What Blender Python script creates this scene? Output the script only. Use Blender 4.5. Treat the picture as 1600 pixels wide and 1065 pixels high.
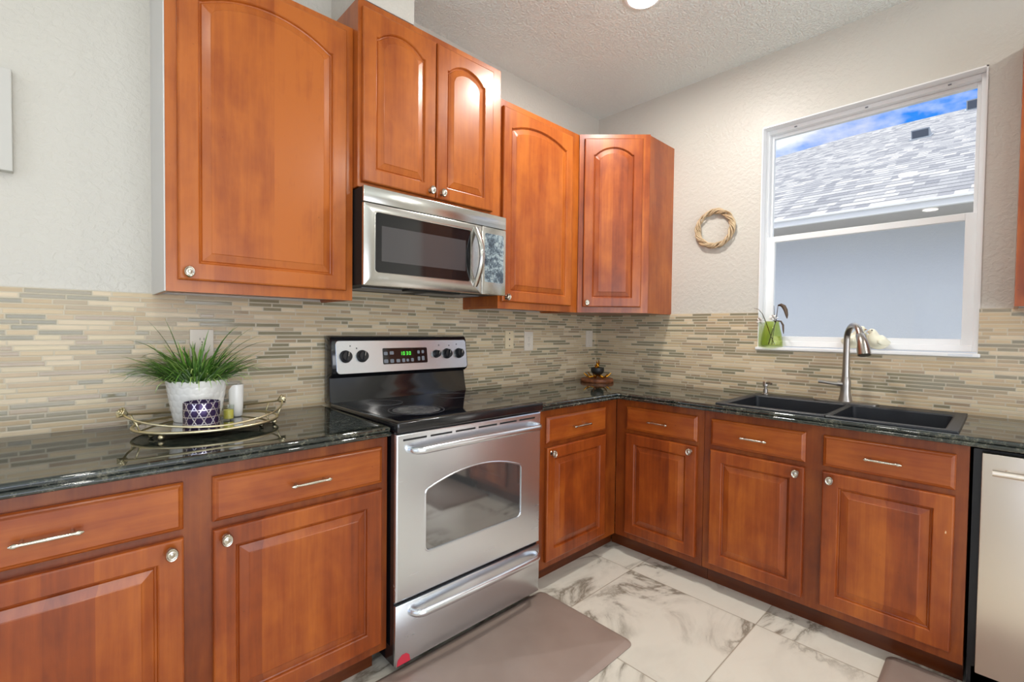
import bpy, bmesh, math, random
from mathutils import Vector, Matrix
random.seed(7)
PI = math.pi
scene = bpy.context.scene
for o in list(bpy.data.objects):
    bpy.data.objects.remove(o)
COL = scene.collection

# ------------------------------------------------------------------ camera, view, world, sun, big lights
CAM = Vector((-2.9092, -2.1451, 1.2753))
yaw, pitch, roll, fpx = 0.75878, -0.02437, 0.01175, 731.92
fw = Vector((math.sin(yaw) * math.cos(pitch), math.cos(yaw) * math.cos(pitch), math.sin(pitch)))
rg = Vector((math.cos(yaw), -math.sin(yaw), 0)); up = rg.cross(fw)
r2 = rg * math.cos(roll) + up * math.sin(roll); u2 = -rg * math.sin(roll) + up * math.cos(roll)
cd = bpy.data.cameras.new('camera'); cam = bpy.data.objects.new('camera', cd); COL.objects.link(cam)
cam.matrix_world = Matrix(((r2.x, u2.x, -fw.x, CAM.x), (r2.y, u2.y, -fw.y, CAM.y), (r2.z, u2.z, -fw.z, CAM.z), (0, 0, 0, 1)))
cd.sensor_width = 36.0; cd.lens = 36.0 * fpx / 1600.0; cd.clip_start = 0.05; cd.clip_end = 300
scene.camera = cam
scene.view_settings.view_transform = 'Standard'
scene.view_settings.look = 'None'
scene.view_settings.gamma = 1.0
scene.view_settings.use_curve_mapping = False
scene.view_settings.exposure = 0.1
scene.cycles.max_bounces = 10
scene.cycles.diffuse_bounces = 5
scene.cycles.glossy_bounces = 5
scene.cycles.transparent_max_bounces = 16
scene.cycles.sample_clamp_indirect = 6.0
scene.cycles.caustics_reflective = False
scene.cycles.caustics_refractive = False
scene.cycles.use_denoising = True


def lin(c):
    c = c / 255.0
    return c / 12.92 if c <= 0.04045 else ((c + 0.055) / 1.055) ** 2.4


def rgb(r, g, b):
    return (lin(r), lin(g), lin(b), 1.0)


class NT:
    """small helper to write node graphs"""
    def __init__(s, tree):
        s.t = tree; s.n = tree.nodes; s.l = tree.links

    def new(s, typ, **kw):
        n = s.n.new(typ)
        for k, v in kw.items():
            setattr(n, k, v)
        return n

    def put(s, sock, v):
        if isinstance(v, bpy.types.NodeSocket):
            s.l.new(v, sock)
        elif v is not None:
            sock.default_value = v

    def math(s, op, a, b=None, c=None):
        n = s.new('ShaderNodeMath', operation=op)
        s.put(n.inputs[0], a)
        if b is not None: s.put(n.inputs[1], b)
        if c is not None: s.put(n.inputs[2], c)
        return n.outputs[0]

    def xyz(s, v):
        n = s.new('ShaderNodeSeparateXYZ'); s.put(n.inputs[0], v); return n.outputs

    def comb(s, x=0.0, y=0.0, z=0.0):
        n = s.new('ShaderNodeCombineXYZ')
        for i, v in enumerate((x, y, z)): s.put(n.inputs[i], v)
        return n.outputs[0]

    def mapping(s, v, scale=(1, 1, 1), loc=(0, 0, 0), rot=(0, 0, 0)):
        n = s.new('ShaderNodeMapping'); s.put(n.inputs['Vector'], v)
        n.inputs['Scale'].default_value = scale; n.inputs['Location'].default_value = loc; n.inputs['Rotation'].default_value = rot
        return n.outputs[0]

    def noise(s, v, scale, detail=3.0, rough=0.5, dist=0.0):
        n = s.new('ShaderNodeTexNoise'); s.put(n.inputs['Vector'], v)
        n.inputs['Scale'].default_value = scale; n.inputs['Detail'].default_value = detail
        n.inputs['Roughness'].default_value = rough; n.inputs['Distortion'].default_value = dist
        return n.outputs['Fac']

    def voro(s, v, scale, feature='F1', out='Distance'):
        n = s.new('ShaderNodeTexVoronoi', feature=feature); s.put(n.inputs['Vector'], v)
        n.inputs['Scale'].default_value = scale
        return n.outputs[out]

    def white(s, v):
        n = s.new('ShaderNodeTexWhiteNoise'); n.noise_dimensions = '3D'; s.put(n.inputs['Vector'], v)
        return n.outputs['Value']

    def ramp(s, f, stops, interp='LINEAR'):
        n = s.new('ShaderNodeValToRGB'); s.put(n.inputs[0], f)
        cr = n.color_ramp; cr.interpolation = interp
        while len(cr.elements) < len(stops): cr.elements.new(0.5)
        for e, (p, c) in zip(cr.elements, stops):
            e.position = p; e.color = c if len(c) == 4 else (*c, 1)
        return n.outputs[0]

    def mix(s, f, a, b, mode='MIX'):
        n = s.new('ShaderNodeMix', data_type='RGBA', blend_type=mode)
        s.put(n.inputs[0], f); s.put(n.inputs[6], a); s.put(n.inputs[7], b)
        return n.outputs[2]

    def bump(s, h, strength=0.3, dist=0.01):
        n = s.new('ShaderNodeBump'); s.put(n.inputs['Height'], h)
        n.inputs['Strength'].default_value = strength; n.inputs['Distance'].default_value = dist
        return n.outputs[0]


def material(name):
    m = bpy.data.materials.new(name); m.use_nodes = True
    g = NT(m.node_tree)
    b = m.node_tree.nodes['Principled BSDF']
    return m, g, b


def simple(name, col, rough=0.5, metal=0.0, emit=None, estr=0.0, coat=0.0, spec=0.5):
    m, g, b = material(name)
    b.inputs['Base Color'].default_value = col
    b.inputs['Roughness'].default_value = rough
    b.inputs['Metallic'].default_value = metal
    b.inputs['Coat Weight'].default_value = coat
    b.inputs['Coat Roughness'].default_value = 0.08
    b.inputs['Specular IOR Level'].default_value = spec
    if emit:
        b.inputs['Emission Color'].default_value = emit
        b.inputs['Emission Strength'].default_value = estr
    return m


# world: blue sky with broken white clouds
W = bpy.data.worlds.new('sky'); scene.world = W; W.use_nodes = True
g = NT(W.node_tree)
bg = W.node_tree.nodes['Background']
tc = g.new('ShaderNodeTexCoord').outputs['Generated']
nz = g.noise(g.mapping(tc, (1, 1, 2.2), (0.35, 0.1, 0.0)), 4.2, 7.0, 0.55)
cl = g.ramp(nz, [(0.41, (0, 0, 0)), (0.54, (1, 1, 1))])
zz = g.xyz(tc)[2]
blue = g.ramp(zz, [(0.0, (0.07, 0.21, 0.53, 1)), (0.35, (0.016, 0.15, 0.53, 1)), (1.0, (0.012, 0.11, 0.44, 1))])
cw = g.ramp(g.noise(tc, 9.0, 5.0), [(0.35, (0.44, 0.45, 0.54)), (0.62, (0.64, 0.64, 0.66))])
zenith_boost = g.ramp(zz, [(0.42, (0, 0, 0)), (0.62, (1, 1, 1))])
skyc = g.mix(cl, blue, cw)
skyc = g.mix(g.math('MULTIPLY', zenith_boost, 0.8), skyc, (1.05, 1.07, 1.12, 1))  # brighter unseen zenith, added to lift the light outdoors
g.put(bg.inputs[0], skyc); bg.inputs[1].default_value = 1.8

# sun: over the neighbour's roof, running along the gap between the houses
sd = bpy.data.lights.new('sun', 'SUN'); sd.energy = 2.7; sd.angle = 0.02; sd.color = (1, 0.97, 0.92)
so = bpy.data.objects.new('sun', sd); COL.objects.link(so)
so.rotation_euler = Vector((-0.5, 1.0, 1.5)).to_track_quat('Z', 'Y').to_euler()


def area(name, loc, direction, sx, sy, power, color=(1, 1, 1), shape='RECTANGLE'):
    d = bpy.data.lights.new(name, 'AREA'); d.shape = shape; d.size = sx; d.size_y = sy
    d.energy = power; d.color = color
    o = bpy.data.objects.new(name, d); COL.objects.link(o)
    o.location = loc
    o.rotation_euler = (-Vector(direction)).to_track_quat('Z', 'Y').to_euler()
    return o


# added fill lamps in unseen openings, tilted up to lift the ceiling
area('fill_front', (-3.0, -5.18, 1.15), (0, 1, 0.8), 3.4, 2.2, 98, (0.95, 0.985, 1.0))
area('fill_left', (-6.08, -2.6, 1.25), (1, 0, 0.8), 2.6, 2.0, 15, (0.95, 0.985, 1.0))
CANS = [(-0.93, -0.93), (-2.84, -1.45), (-0.93, -3.0), (-2.84, -3.4), (-4.7, -1.45), (-4.7, -3.4)]  # first is seen, second read off a wall highlight; the rest added fill
H = 2.857
CANW = [19, 3, 13, 8, 5, 6]
for (cx, cy), cw_ in zip(CANS, CANW):
    area('can_light', (cx, cy, H - 0.032), (0, 0, -1), 0.15, 0.15, cw_, (1.0, 0.965, 0.91), 'DISK')

# ------------------------------------------------------------------ materials
def wood(name, horizontal=False, dark=1.0, bands=True):
    m, g, b = material(name)
    tc = g.new('ShaderNodeTexCoord').outputs['Object']
    oin = g.new('ShaderNodeObjectInfo'); oi = oin.outputs['Random']
    tone_off = g.math('SUBTRACT', g.xyz(oin.outputs['Color'])[0], 0.5)   # per-object lightness offset, read from the object colour
    off = g.comb(g.math('MULTIPLY', oi, 17.0), g.math('MULTIPLY', oi, 9.0), g.math('MULTIPLY', oi, 5.0))
    va = g.new('ShaderNodeVectorMath', operation='ADD'); g.put(va.inputs[0], tc); g.put(va.inputs[1], off)
    v = va.outputs[0]
    gs = (4, 4, 60) if horizontal else (55, 55, 3.2)
    grain = g.noise(g.mapping(v, gs), 1.0, 4.0, 0.6, 0.3)
    ms = (1.6, 1.6, 6) if horizontal else (5.5, 5.5, 1.9)
    mott = g.noise(g.mapping(v, ms), 1.3, 4.0, 0.55, 0.6)
    blotch = g.noise(v, 9.0, 3.0, 0.6, 0.2)
    f = g.math('ADD', g.math('ADD', g.math('MULTIPLY', mott, 0.46), 0.09), g.math('MULTIPLY', grain, 0.26))
    f = g.math('ADD', g.math('ADD', f, g.math('MULTIPLY', blotch, 0.22)), tone_off)
    if bands and not horizontal:
        s = g.xyz(v)
        bid = g.math('FLOOR', g.math('DIVIDE', g.math('SUBTRACT', s[0], s[1]), 0.093))
        bw = g.white(g.comb(bid, oi, 0.0))
        f = g.math('ADD', f, g.math('MULTIPLY', g.math('SUBTRACT', bw, 0.5), 0.13))
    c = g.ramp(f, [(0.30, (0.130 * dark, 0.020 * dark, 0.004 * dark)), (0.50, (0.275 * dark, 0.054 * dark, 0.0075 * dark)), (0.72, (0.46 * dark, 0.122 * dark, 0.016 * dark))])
    pores = g.ramp(g.noise(g.mapping(v, (7, 7, 7)), 9.0, 1.0), [(0.79, (1, 1, 1)), (0.83, (0.75, 0.7, 0.7))])
    c = g.mix(1.0, c, pores, 'MULTIPLY')
    g.put(b.inputs['Base Color'], c)
    b.inputs['Roughness'].default_value = 0.34
    b.inputs['Specular IOR Level'].default_value = 0.35
    b.inputs['Coat Weight'].default_value = 0.3
    b.inputs['Coat Roughness'].default_value = 0.2
    g.put(b.inputs['Normal'], g.bump(grain, 0.04, 0.004))
    return m


M_WOOD = wood('cherry_stained_maple')
M_WOODH = wood('cherry_stained_maple_horizontal', True)
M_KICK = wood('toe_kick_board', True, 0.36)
M_FRAMEW = wood('cherry_stained_frame_maple', False, 0.72, False)


def mosaic(name, axis):
    """strips of glass and travertine, rows 16.9 mm high with random lengths"""
    m, g, b = material(name)
    s = g.xyz(g.new('ShaderNodeTexCoord').outputs['Object'])
    x = s[0] if axis == 'x' else s[1]
    pitch = 0.01675
    rz = g.math('DIVIDE', s[2], pitch)
    row = g.math('FLOOR', rz); fz = g.math('FRACT', rz)
    r1 = g.white(g.comb(row, 1.3, 2.7))
    L = g.math('ADD', 0.15, g.math('MULTIPLY', r1, 0.09))
    ux = g.math('ADD', g.math('DIVIDE', g.math('ADD', x, 20.0), L), g.math('MULTIPLY', g.white(g.comb(row, 7.1, 0.4)), 7.0))
    cell = g.math('FLOOR', ux); fx = g.math('FRACT', ux)
    sp = g.math('ADD', 0.3, g.math('MULTIPLY', g.white(g.comb(row, cell, 5.5)), 0.5))
    nosplit = g.math('LESS_THAN', g.white(g.comb(row, cell, 8.8)), 0.3)
    sp = g.math('ADD', sp, nosplit)
    sub = g.math('GREATER_THAN', fx, sp)
    # distance to vertical joints in metres
    d1 = g.math('MINIMUM', g.math('MULTIPLY', fx, L), g.math('MULTIPLY', g.math('SUBTRACT', 1.0, fx), L))
    d2 = g.math('MULTIPLY', g.math('ABSOLUTE', g.math('SUBTRACT', fx, sp)), L)
    dv = g.math('MINIMUM', d1, d2)
    dh = g.math('MULTIPLY', g.math('MINIMUM', fz, g.math('SUBTRACT', 1.0, fz)), pitch)
    d = g.math('MINIMUM', dv, dh)
    tile = g.ramp(d, [(0.0007, (0, 0, 0)), (0.0012, (1, 1, 1))])
    rid = g.white(g.comb(row, g.math('ADD', cell, g.math('MULTIPLY', sub, 0.37)), 3.3))
    rid2 = g.white(g.comb(row, g.math('ADD', cell, g.math('MULTIPLY', sub, 0.37)), 6.1))
    tcn = g.new('ShaderNodeTexCoord').outputs['Object']
    streak = g.noise(g.mapping(tcn, (9, 9, 130)), 1.0, 4.0, 0.65)
    cols = g.ramp(rid, [(0.0, rgb(206, 184, 148)), (0.16, rgb(192, 169, 134)), (0.30, rgb(217, 198, 167)), (0.42, rgb(149, 138, 112)),
                        (0.56, rgb(170, 149, 122)), (0.66, rgb(198, 175, 143)), (0.78, rgb(142, 134, 109)), (0.88, rgb(178, 159, 130)), (0.95, rgb(211, 193, 158))], 'CONSTANT')
    vary = g.math('ADD', 0.82, g.math('MULTIPLY', streak, 0.36))
    c = g.mix(1.0, cols, g.comb(vary, vary, vary), 'MULTIPLY')
    c = g.mix(tile, rgb(208, 198, 178), c)
    g.put(b.inputs['Base Color'], c)
    glass = g.ramp(rid, [(0.0, (0.36, 0.36, 0.36)), (0.42, (0.12, 0.12, 0.12)), (0.66, (0.36, 0.36, 0.36)), (0.78, (0.10, 0.10, 0.10)), (0.88, (0.3, 0.3, 0.3))], 'CONSTANT')
    g.put(b.inputs['Roughness'], g.mix(tile, (0.7, 0.7, 0.7, 1), glass))
    tilt = g.math('MULTIPLY', g.math('SUBTRACT', rid2, 0.5), 0.3)
    h = g.math('ADD', tile, g.math('MULTIPLY', tilt, g.math('MULTIPLY', fz, 1.0)))
    g.put(b.inputs['Normal'], g.bump(h, 0.5, 0.0012))
    return m


M_MOSX = mosaic('glass_stone_mosaic_back', 'x')
M_MOSY = mosaic('glass_stone_mosaic_right', 'y')


def granite():
    m, g, b = material('dark_green_granite')
    tc = g.new('ShaderNodeTexCoord').outputs['Object']
    n1 = g.noise(tc, 55, 5, 0.7, 0.4)
    n2 = g.noise(tc, 190, 3, 0.6)
    n3 = g.noise(tc, 9, 3, 0.6, 0.8)
    f = g.math('ADD', g.math('MULTIPLY', n1, 0.65), g.math('ADD', g.math('MULTIPLY', n2, 0.22), g.math('MULTIPLY', n3, 0.25)))
    c = g.ramp(f, [(0.46, (0.004, 0.007, 0.006)), (0.56, (0.014, 0.019, 0.016)), (0.63, (0.050, 0.054, 0.040)), (0.72, (0.16, 0.15, 0.11))])
    g.put(b.inputs['Base Color'], c)
    b.inputs['Roughness'].default_value = 0.035
    b.inputs['Specular IOR Level'].default_value = 0.75
    b.inputs['IOR'].default_value = 1.62
    return m


M_GRAN = granite()


def wallpaint(name, col, sc=46, strength=0.4, rough=0.36, dist=0.0025):
    m, g, b = material(name)
    tc = g.new('ShaderNodeTexCoord').outputs['Object']
    h = g.ramp(g.noise(tc, sc, 3, 0.55, 0.4), [(0.42, (0, 0, 0)), (0.62, (1, 1, 1))])
    b.inputs['Base Color'].default_value = col
    b.inputs['Roughness'].default_value = rough
    g.put(b.inputs['Normal'], g.bump(h, strength, dist))
    return m


M_WALL = wallpaint('warm_grey_orange_peel_paint', rgb(206, 202, 193))
M_CEIL = wallpaint('knockdown_ceiling', rgb(243, 250, 246), 85, 0.9, 0.8, 0.0042)
M_TRIM = simple('white_trim_paint', rgb(240, 240, 240), 0.35)
M_VINYL = simple('white_vinyl', rgb(238, 239, 240), 0.3)


def marble():
    m, g, b = material('marble_look_porcelain')
    tc = g.new('ShaderNodeTexCoord').outputs['Object']
    s = g.xyz(tc)
    T = 0.627
    ax = g.math('DIVIDE', g.math('ADD', s[0], 0.737 + 10 * T), T)
    ay = g.math('DIVIDE', g.math('ADD', s[1], 0.797 + 10 * T), T)
    ix = g.math('FLOOR', ax); iy = g.math('FLOOR', ay)
    fx = g.math('FRACT', ax); fy = g.math('FRACT', ay)
    d = g.math('MINIMUM', g.math('MINIMUM', fx, g.math('SUBTRACT', 1.0, fx)), g.math('MINIMUM', fy, g.math('SUBTRACT', 1.0, fy)))
    t = g.ramp(g.math('MULTIPLY', d, T), [(0.0012, (0, 0, 0)), (0.0022, (1, 1, 1))])
    off = g.comb(g.math('MULTIPLY', g.white(g.comb(ix, iy, 0.3)), 13.0), g.math('MULTIPLY', g.white(g.comb(ix, iy, 4.3)), 11.0), 0.0)
    va = g.new('ShaderNodeVectorMath', operation='ADD'); g.put(va.inputs[0], tc); g.put(va.inputs[1], off)
    v = g.mapping(va.outputs[0], (1.0, 1.9, 1.0), (0, 0, 0), (0, 0, 0.5))
    w1 = g.noise(v, 1.7, 8, 0.62, 1.1)
    vein = g.math('ABSOLUTE', g.math('SUBTRACT', w1, 0.5))
    v1 = g.ramp(vein, [(0.0, (1, 1, 1)), (0.014, (0.7, 0.7, 0.7)), (0.045, (0.18, 0.18, 0.18)), (0.10, (0, 0, 0))])
    mask = g.ramp(g.noise(va.outputs[0], 2.1, 2, 0.5), [(0.40, (0, 0, 0)), (0.54, (1, 1, 1))])
    v1 = g.mix(1.0, v1, mask, 'MULTIPLY')
    cloud = g.ramp(g.noise(v, 3.0, 5, 0.6, 0.6), [(0.5, (0, 0, 0)), (0.8, (1, 1, 1))])
    base = g.mix(g.math('MULTIPLY', cloud, 0.35), rgb(226, 221, 208), rgb(196, 190, 178))
    c = g.mix(g.math('MULTIPLY', v1, 0.85), base, rgb(116, 106, 90))
    c = g.mix(t, rgb(150, 138, 118), c)
    g.put(b.inputs['Base Color'], c)
    g.put(b.inputs['Roughness'], g.mix(t, (0.7, 0.7, 0.7, 1), (0.16, 0.16, 0.16, 1)))
    g.put(b.inputs['Normal'], g.bump(t, 0.3, 0.001))
    return m


M_FLOOR = marble()


def steel(name, col=rgb(226, 231, 238), rough=0.27, axis=0, metal=1.0):
    m, g, b = material(name)
    tc = g.new('ShaderNodeTexCoord').outputs['Object']
    sc = [260, 260, 260]; sc[axis] = 2.0
    br = g.noise(g.mapping(tc, tuple(sc)), 1.0, 2, 0.5)
    sm = g.noise(tc, 5, 3, 0.6, 0.5)
    rr = g.math('ADD', rough - 0.06, g.math('ADD', g.math('MULTIPLY', br, 0.035), g.math('MULTIPLY', sm, 0.06)))
    g.put(b.inputs['Roughness'], rr)
    b.inputs['Base Color'].default_value = col
    b.inputs['Metallic'].default_value = metal
    g.put(b.inputs['Normal'], g.bump(br, 0.015, 0.0004))
    return m


M_STEEL = steel('brushed_stainless')
M_STEELM = steel('brushed_stainless_microwave', rgb(206, 205, 200), 0.22)
M_STEELD = steel('brushed_stainless_dishwasher', rgb(236, 226, 214), 0.33, 2)
M_NICKEL = simple('brushed_nickel', rgb(205, 198, 184), 0.22, 1.0)
M_FAUCET = simple('spot_resist_stainless', rgb(168, 162, 156), 0.28, 1.0)
M_CHROME = simple('polished_chrome', rgb(225, 225, 228), 0.08, 1.0)
M_BLACK = simple('black_enamel', (0.008, 0.008, 0.010, 1), 0.15, coat=0.4)
M_BLACKP = simple('black_plastic', (0.012, 0.012, 0.014, 1), 0.35)
M_CERAN = simple('black_ceramic_glass', (0.006, 0.006, 0.009, 1), 0.05, spec=0.8)
M_RING = simple('burner_print', (0.10, 0.10, 0.115, 1), 0.25)
M_FILM = simple('cooked_on_film', (0.055, 0.052, 0.055, 1), 0.45)
M_GREY = simple('soft_grey_print', rgb(128, 132, 140), 0.4)
M_OVENGLASS = simple('oven_glass', (0.05, 0.05, 0.05, 1), 0.05, spec=1.0)
M_OVENGLASS.node_tree.nodes['Principled BSDF'].inputs['IOR'].default_value = 2.1
M_MWGLASS = simple('microwave_glass', (0.008, 0.008, 0.009, 1), 0.06, spec=0.6)
M_MWINNER = simple('microwave_screen', (0.06, 0.056, 0.058, 1), 0.09, spec=0.6)
M_SINK = simple('black_composite', (0.014, 0.016, 0.021, 1), 0.42)
M_GAP = simple('dark_gap', (0.01, 0.01, 0.01, 1), 0.6)
M_WHITEP = simple('white_cabinet_paint', rgb(214, 212, 210), 0.45)
M_IVORY = simple('ivory_plastic', rgb(222, 205, 172), 0.4)
M_ALMOND = simple('light_almond_plastic', rgb(222, 212, 198), 0.4)
M_SLOT = simple('outlet_slot', (0.02, 0.018, 0.016, 1), 0.6)
M_LED = simple('green_led', (0, 0.2, 0, 1), 0.5, emit=(0.12, 1.0, 0.08, 1), estr=1.1)
M_LENS = simple('light_lens', (1, 1, 1, 1), 0.4, emit=(1, 0.95, 0.88, 1), estr=14.0)
M_GOLD = simple('pale_gold_wire', rgb(226, 214, 178), 0.36, 1.0)
M_GOLDD = simple('antique_gold', rgb(212, 150, 40), 0.25, 1.0)
M_MIRROR = simple('mirror_plate', rgb(225, 225, 222), 0.02, 1.0)
M_CERAMIC = simple('white_glazed_ceramic', rgb(240, 238, 234), 0.25, coat=0.3)
M_BIRD = simple('cream_glazed_ceramic', rgb(232, 228, 205), 0.3, coat=0.3)
M_EYE = simple('black_bead', (0.01, 0.01, 0.01, 1), 0.2)
M_BEAK = simple('tan_beak', rgb(190, 150, 95), 0.4)
M_RED = simple('red_sticker', rgb(200, 52, 70), 0.45)
M_STUCCO = wallpaint('pale_blue_stucco', rgb(222, 226, 232), 60, 0.35, 0.9)
M_FASCIA = simple('white_fascia_paint', rgb(246, 246, 246), 0.5)
M_SOFFIT = simple('grey_soffit', rgb(190, 186, 182), 0.8)
M_VENT = simple('roof_vent_metal', rgb(170, 176, 182), 0.5)
M_BOUNCEG = simple('pale_bounce_ground', rgb(190, 186, 176), 0.9)  # unseen ground given a pale colour to bounce light onto the soffit
M_CANVAS = simple('grey_canvas', rgb(206, 204, 198), 0.8)
M_BROWNLEAF = simple('dry_brown_leaf', rgb(92, 74, 60), 0.6)
M_TWIG = simple('dry_twig', rgb(78, 62, 48), 0.7)
M_PETAL = simple('white_petal', rgb(244, 242, 238), 0.6)
M_BARK = simple('dark_bowl', (0.012, 0.011, 0.010, 1), 0.45)
M_YELLOW = simple('yellow_wax', rgb(222, 206, 92), 0.35)


def mat_mat():
    m, g, b = material('brown_foam_mat')
    tc = g.new('ShaderNodeTexCoord').outputs['Object']
    n = g.noise(tc, 420, 2, 0.6)
    sm = g.noise(tc, 4, 3, 0.6)
    g.put(b.inputs['Base Color'], g.ramp(sm, [(0.35, rgb(148, 130, 120)), (0.65, rgb(159, 141, 131))]))
    b.inputs['Roughness'].default_value = 0.38
    b.inputs['Specular IOR Level'].default_value = 0.7
    g.put(b.inputs['Normal'], g.bump(n, 0.25, 0.001))
    return m


M_MAT = mat_mat()


def foliage():
    m, g, b = material('grass_blades')
    a = g.new('ShaderNodeAttribute', attribute_name='tone'); a.attribute_type = 'GEOMETRY'
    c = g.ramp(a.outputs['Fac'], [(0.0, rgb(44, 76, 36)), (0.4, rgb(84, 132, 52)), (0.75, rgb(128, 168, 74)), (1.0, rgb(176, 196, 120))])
    g.put(b.inputs['Base Color'], c)
    b.inputs['Roughness'].default_value = 0.42
    return m


M_BLADE = foliage()


def glassy(name, tint, rough=0.0, f0=1.45):
    m, g, b = material(name)
    out = g.n['Material Output']
    g.n.remove(b)
    tr = g.new('ShaderNodeBsdfTransparent'); tr.inputs[0].default_value = tint
    gl = g.new('ShaderNodeBsdfGlossy'); gl.inputs['Roughness'].default_value = 0.02 + rough
    lw = g.new('ShaderNodeLayerWeight').outputs['Facing']
    r0 = ((f0 - 1) / (f0 + 1)) ** 2
    fr = g.math('ADD', r0, g.math('MULTIPLY', g.math('POWER', lw, 5.0), 1 - r0))
    mx = g.new('ShaderNodeMixShader')
    g.l.new(fr, mx.inputs[0]); g.l.new(tr.outputs[0], mx.inputs[1]); g.l.new(gl.outputs[0], mx.inputs[2])
    g.l.new(mx.outputs[0], out.inputs[0])
    return m


M_PANE = glassy('window_pane', (0.97, 0.985, 0.98, 1), 0, 1.2)
M_GREENGLASS = glassy('green_glass', (0.85, 0.89, 0.62, 1))
M_CLEARGLASS = glassy('clear_glass', (0.95, 0.97, 0.95, 1))


def candle_mat():
    m, g, b = material('purple_tin_with_silver_lattice')
    uv = g.new('ShaderNodeUVMap').outputs[0]
    s = g.xyz(uv)
    best = None
    P = 0.0235
    for k in range(3):
        a = PI / 2 + k * PI / 3
        q = g.math('ADD', g.math('MULTIPLY', s[0], math.cos(a) / P), g.math('MULTIPLY', s[1], math.sin(a) / P))
        f = g.math('FRACT', q)
        d = g.math('ABSOLUTE', g.math('SUBTRACT', f, 0.5))
        best = d if best is None else g.math('MINIMUM', best, d)
    ln = g.ramp(best, [(0.055, (1, 1, 1)), (0.08, (0, 0, 0))])
    g.put(b.inputs['Base Color'], g.mix(ln, rgb(60, 44, 84), rgb(222, 216, 226)))
    g.put(b.inputs['Metallic'], g.math('ADD', 0.5, g.math('MULTIPLY', ln, 0.4)))
    b.inputs['Roughness'].default_value = 0.25
    g.put(b.inputs['Normal'], g.bump(ln, 0.6, 0.001))
    return m


M_CANDLE = candle_mat()


def peel_mat():
    m, g, b = material('peeling_keypad_overlay')
    tc = g.new('ShaderNodeTexCoord').outputs['Object']
    n = g.noise(tc, 70, 5, 0.7, 1.2)
    n2 = g.noise(tc, 20, 3, 0.6, 0.6)
    f = g.math('ADD', g.math('MULTIPLY', n, 0.55), g.math('MULTIPLY', n2, 0.5))
    g.put(b.inputs['Base Color'], g.ramp(f, [(0.44, rgb(56, 66, 76)), (0.52, rgb(96, 110, 120)), (0.56, rgb(150, 164, 168)), (0.66, rgb(168, 180, 180))]))
    b.inputs['Roughness'].default_value = 0.3
    g.put(b.inputs['Normal'], g.bump(n, 0.4, 0.001))
    return m


M_PEEL = peel_mat()


def shingles():
    m, g, b = material('grey_asphalt_shingles')
    s = g.xyz(g.new('ShaderNodeTexCoord').outputs['Object'])
    rowh = 0.165
    rr = g.math('DIVIDE', s[0], rowh); row = g.math('FLOOR', rr); fr = g.math('FRACT', rr)
    u = g.math('ADD', g.math('DIVIDE', s[1], 0.22), g.math('MULTIPLY', g.white(g.comb(row, 2.2, 0.1)), 5.0))
    cell = g.math('FLOOR', u); fu = g.math('FRACT', u)
    sp = g.math('ADD', 0.3, g.math('MULTIPLY', g.white(g.comb(row, cell, 4.0)), 0.4))
    idc = g.white(g.comb(row, g.math('ADD', cell, g.math('MULTIPLY', g.math('GREATER_THAN', fu, sp), 0.43)), 1.0))
    c = g.ramp(idc, [(0.0, rgb(132, 132, 138)), (0.35, rgb(158, 157, 160)), (0.7, rgb(174, 172, 172)), (1.0, rgb(196, 192, 190))])
    c = g.mix(g.ramp(fr, [(0.0, (1, 1, 1)), (0.12, (1, 1, 1)), (0.22, (0, 0, 0))]), c, rgb(92, 94, 100))
    gr = g.noise(g.new('ShaderNodeTexCoord').outputs['Object'], 60, 2)
    c = g.mix(0.25, c, g.comb(gr, gr, gr), 'OVERLAY')
    g.put(b.inputs['Base Color'], c)
    b.inputs['Roughness'].default_value = 0.95
    g.put(b.inputs['Normal'], g.bump(fr, 0.5, 0.02))
    return m


M_SHING = shingles()


def woodslice():
    m, g, b = material('wood_slice')
    s = g.xyz(g.new('ShaderNodeTexCoord').outputs['Object'])
    rad = g.math('SQRT', g.math('ADD', g.math('MULTIPLY', s[0], s[0]), g.math('MULTIPLY', s[1], s[1])))
    w = g.math('SINE', g.math('MULTIPLY', rad, 700.0))
    n = g.noise(g.new('ShaderNodeTexCoord').outputs['Object'], 30, 3)
    g.put(b.inputs['Base Color'], g.ramp(g.math('ADD', g.math('MULTIPLY', w, 0.12), n), [(0.3, rgb(96, 52, 30)), (0.7, rgb(160, 96, 58))]))
    b.inputs['Roughness'].default_value = 0.5
    return m


M_SLICE = woodslice()


def wicker():
    m, g, b = material('pale_willow_twig')
    n = g.noise(g.mapping(g.new('ShaderNodeTexCoord').outputs['Object'], (30, 30, 30)), 1.0, 3)
    g.put(b.inputs['Base Color'], g.ramp(n, [(0.3, rgb(176, 148, 112)), (0.7, rgb(218, 196, 162))]))
    b.inputs['Roughness'].default_value = 0.6
    return m


M_WICKER = wicker()

# ------------------------------------------------------------------ building helpers
BASE = {}
WOOD_TONE = 0.5  # wood tone of the parts built next, higher is lighter


def tagged(o, label=None, cat=None, group=None, kind=None):
    if label: o['label'] = label
    if cat: o['category'] = cat
    if group: o['group'] = group
    if kind: o['kind'] = kind
    return o


def thing(name, loc, label, cat, group=None, kind=None):
    o = bpy.data.objects.new(name, None); COL.objects.link(o)
    o.empty_display_size = 0.05
    o.location = loc; BASE[o.name] = Vector(loc)
    return tagged(o, label, cat, group, kind)


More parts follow.
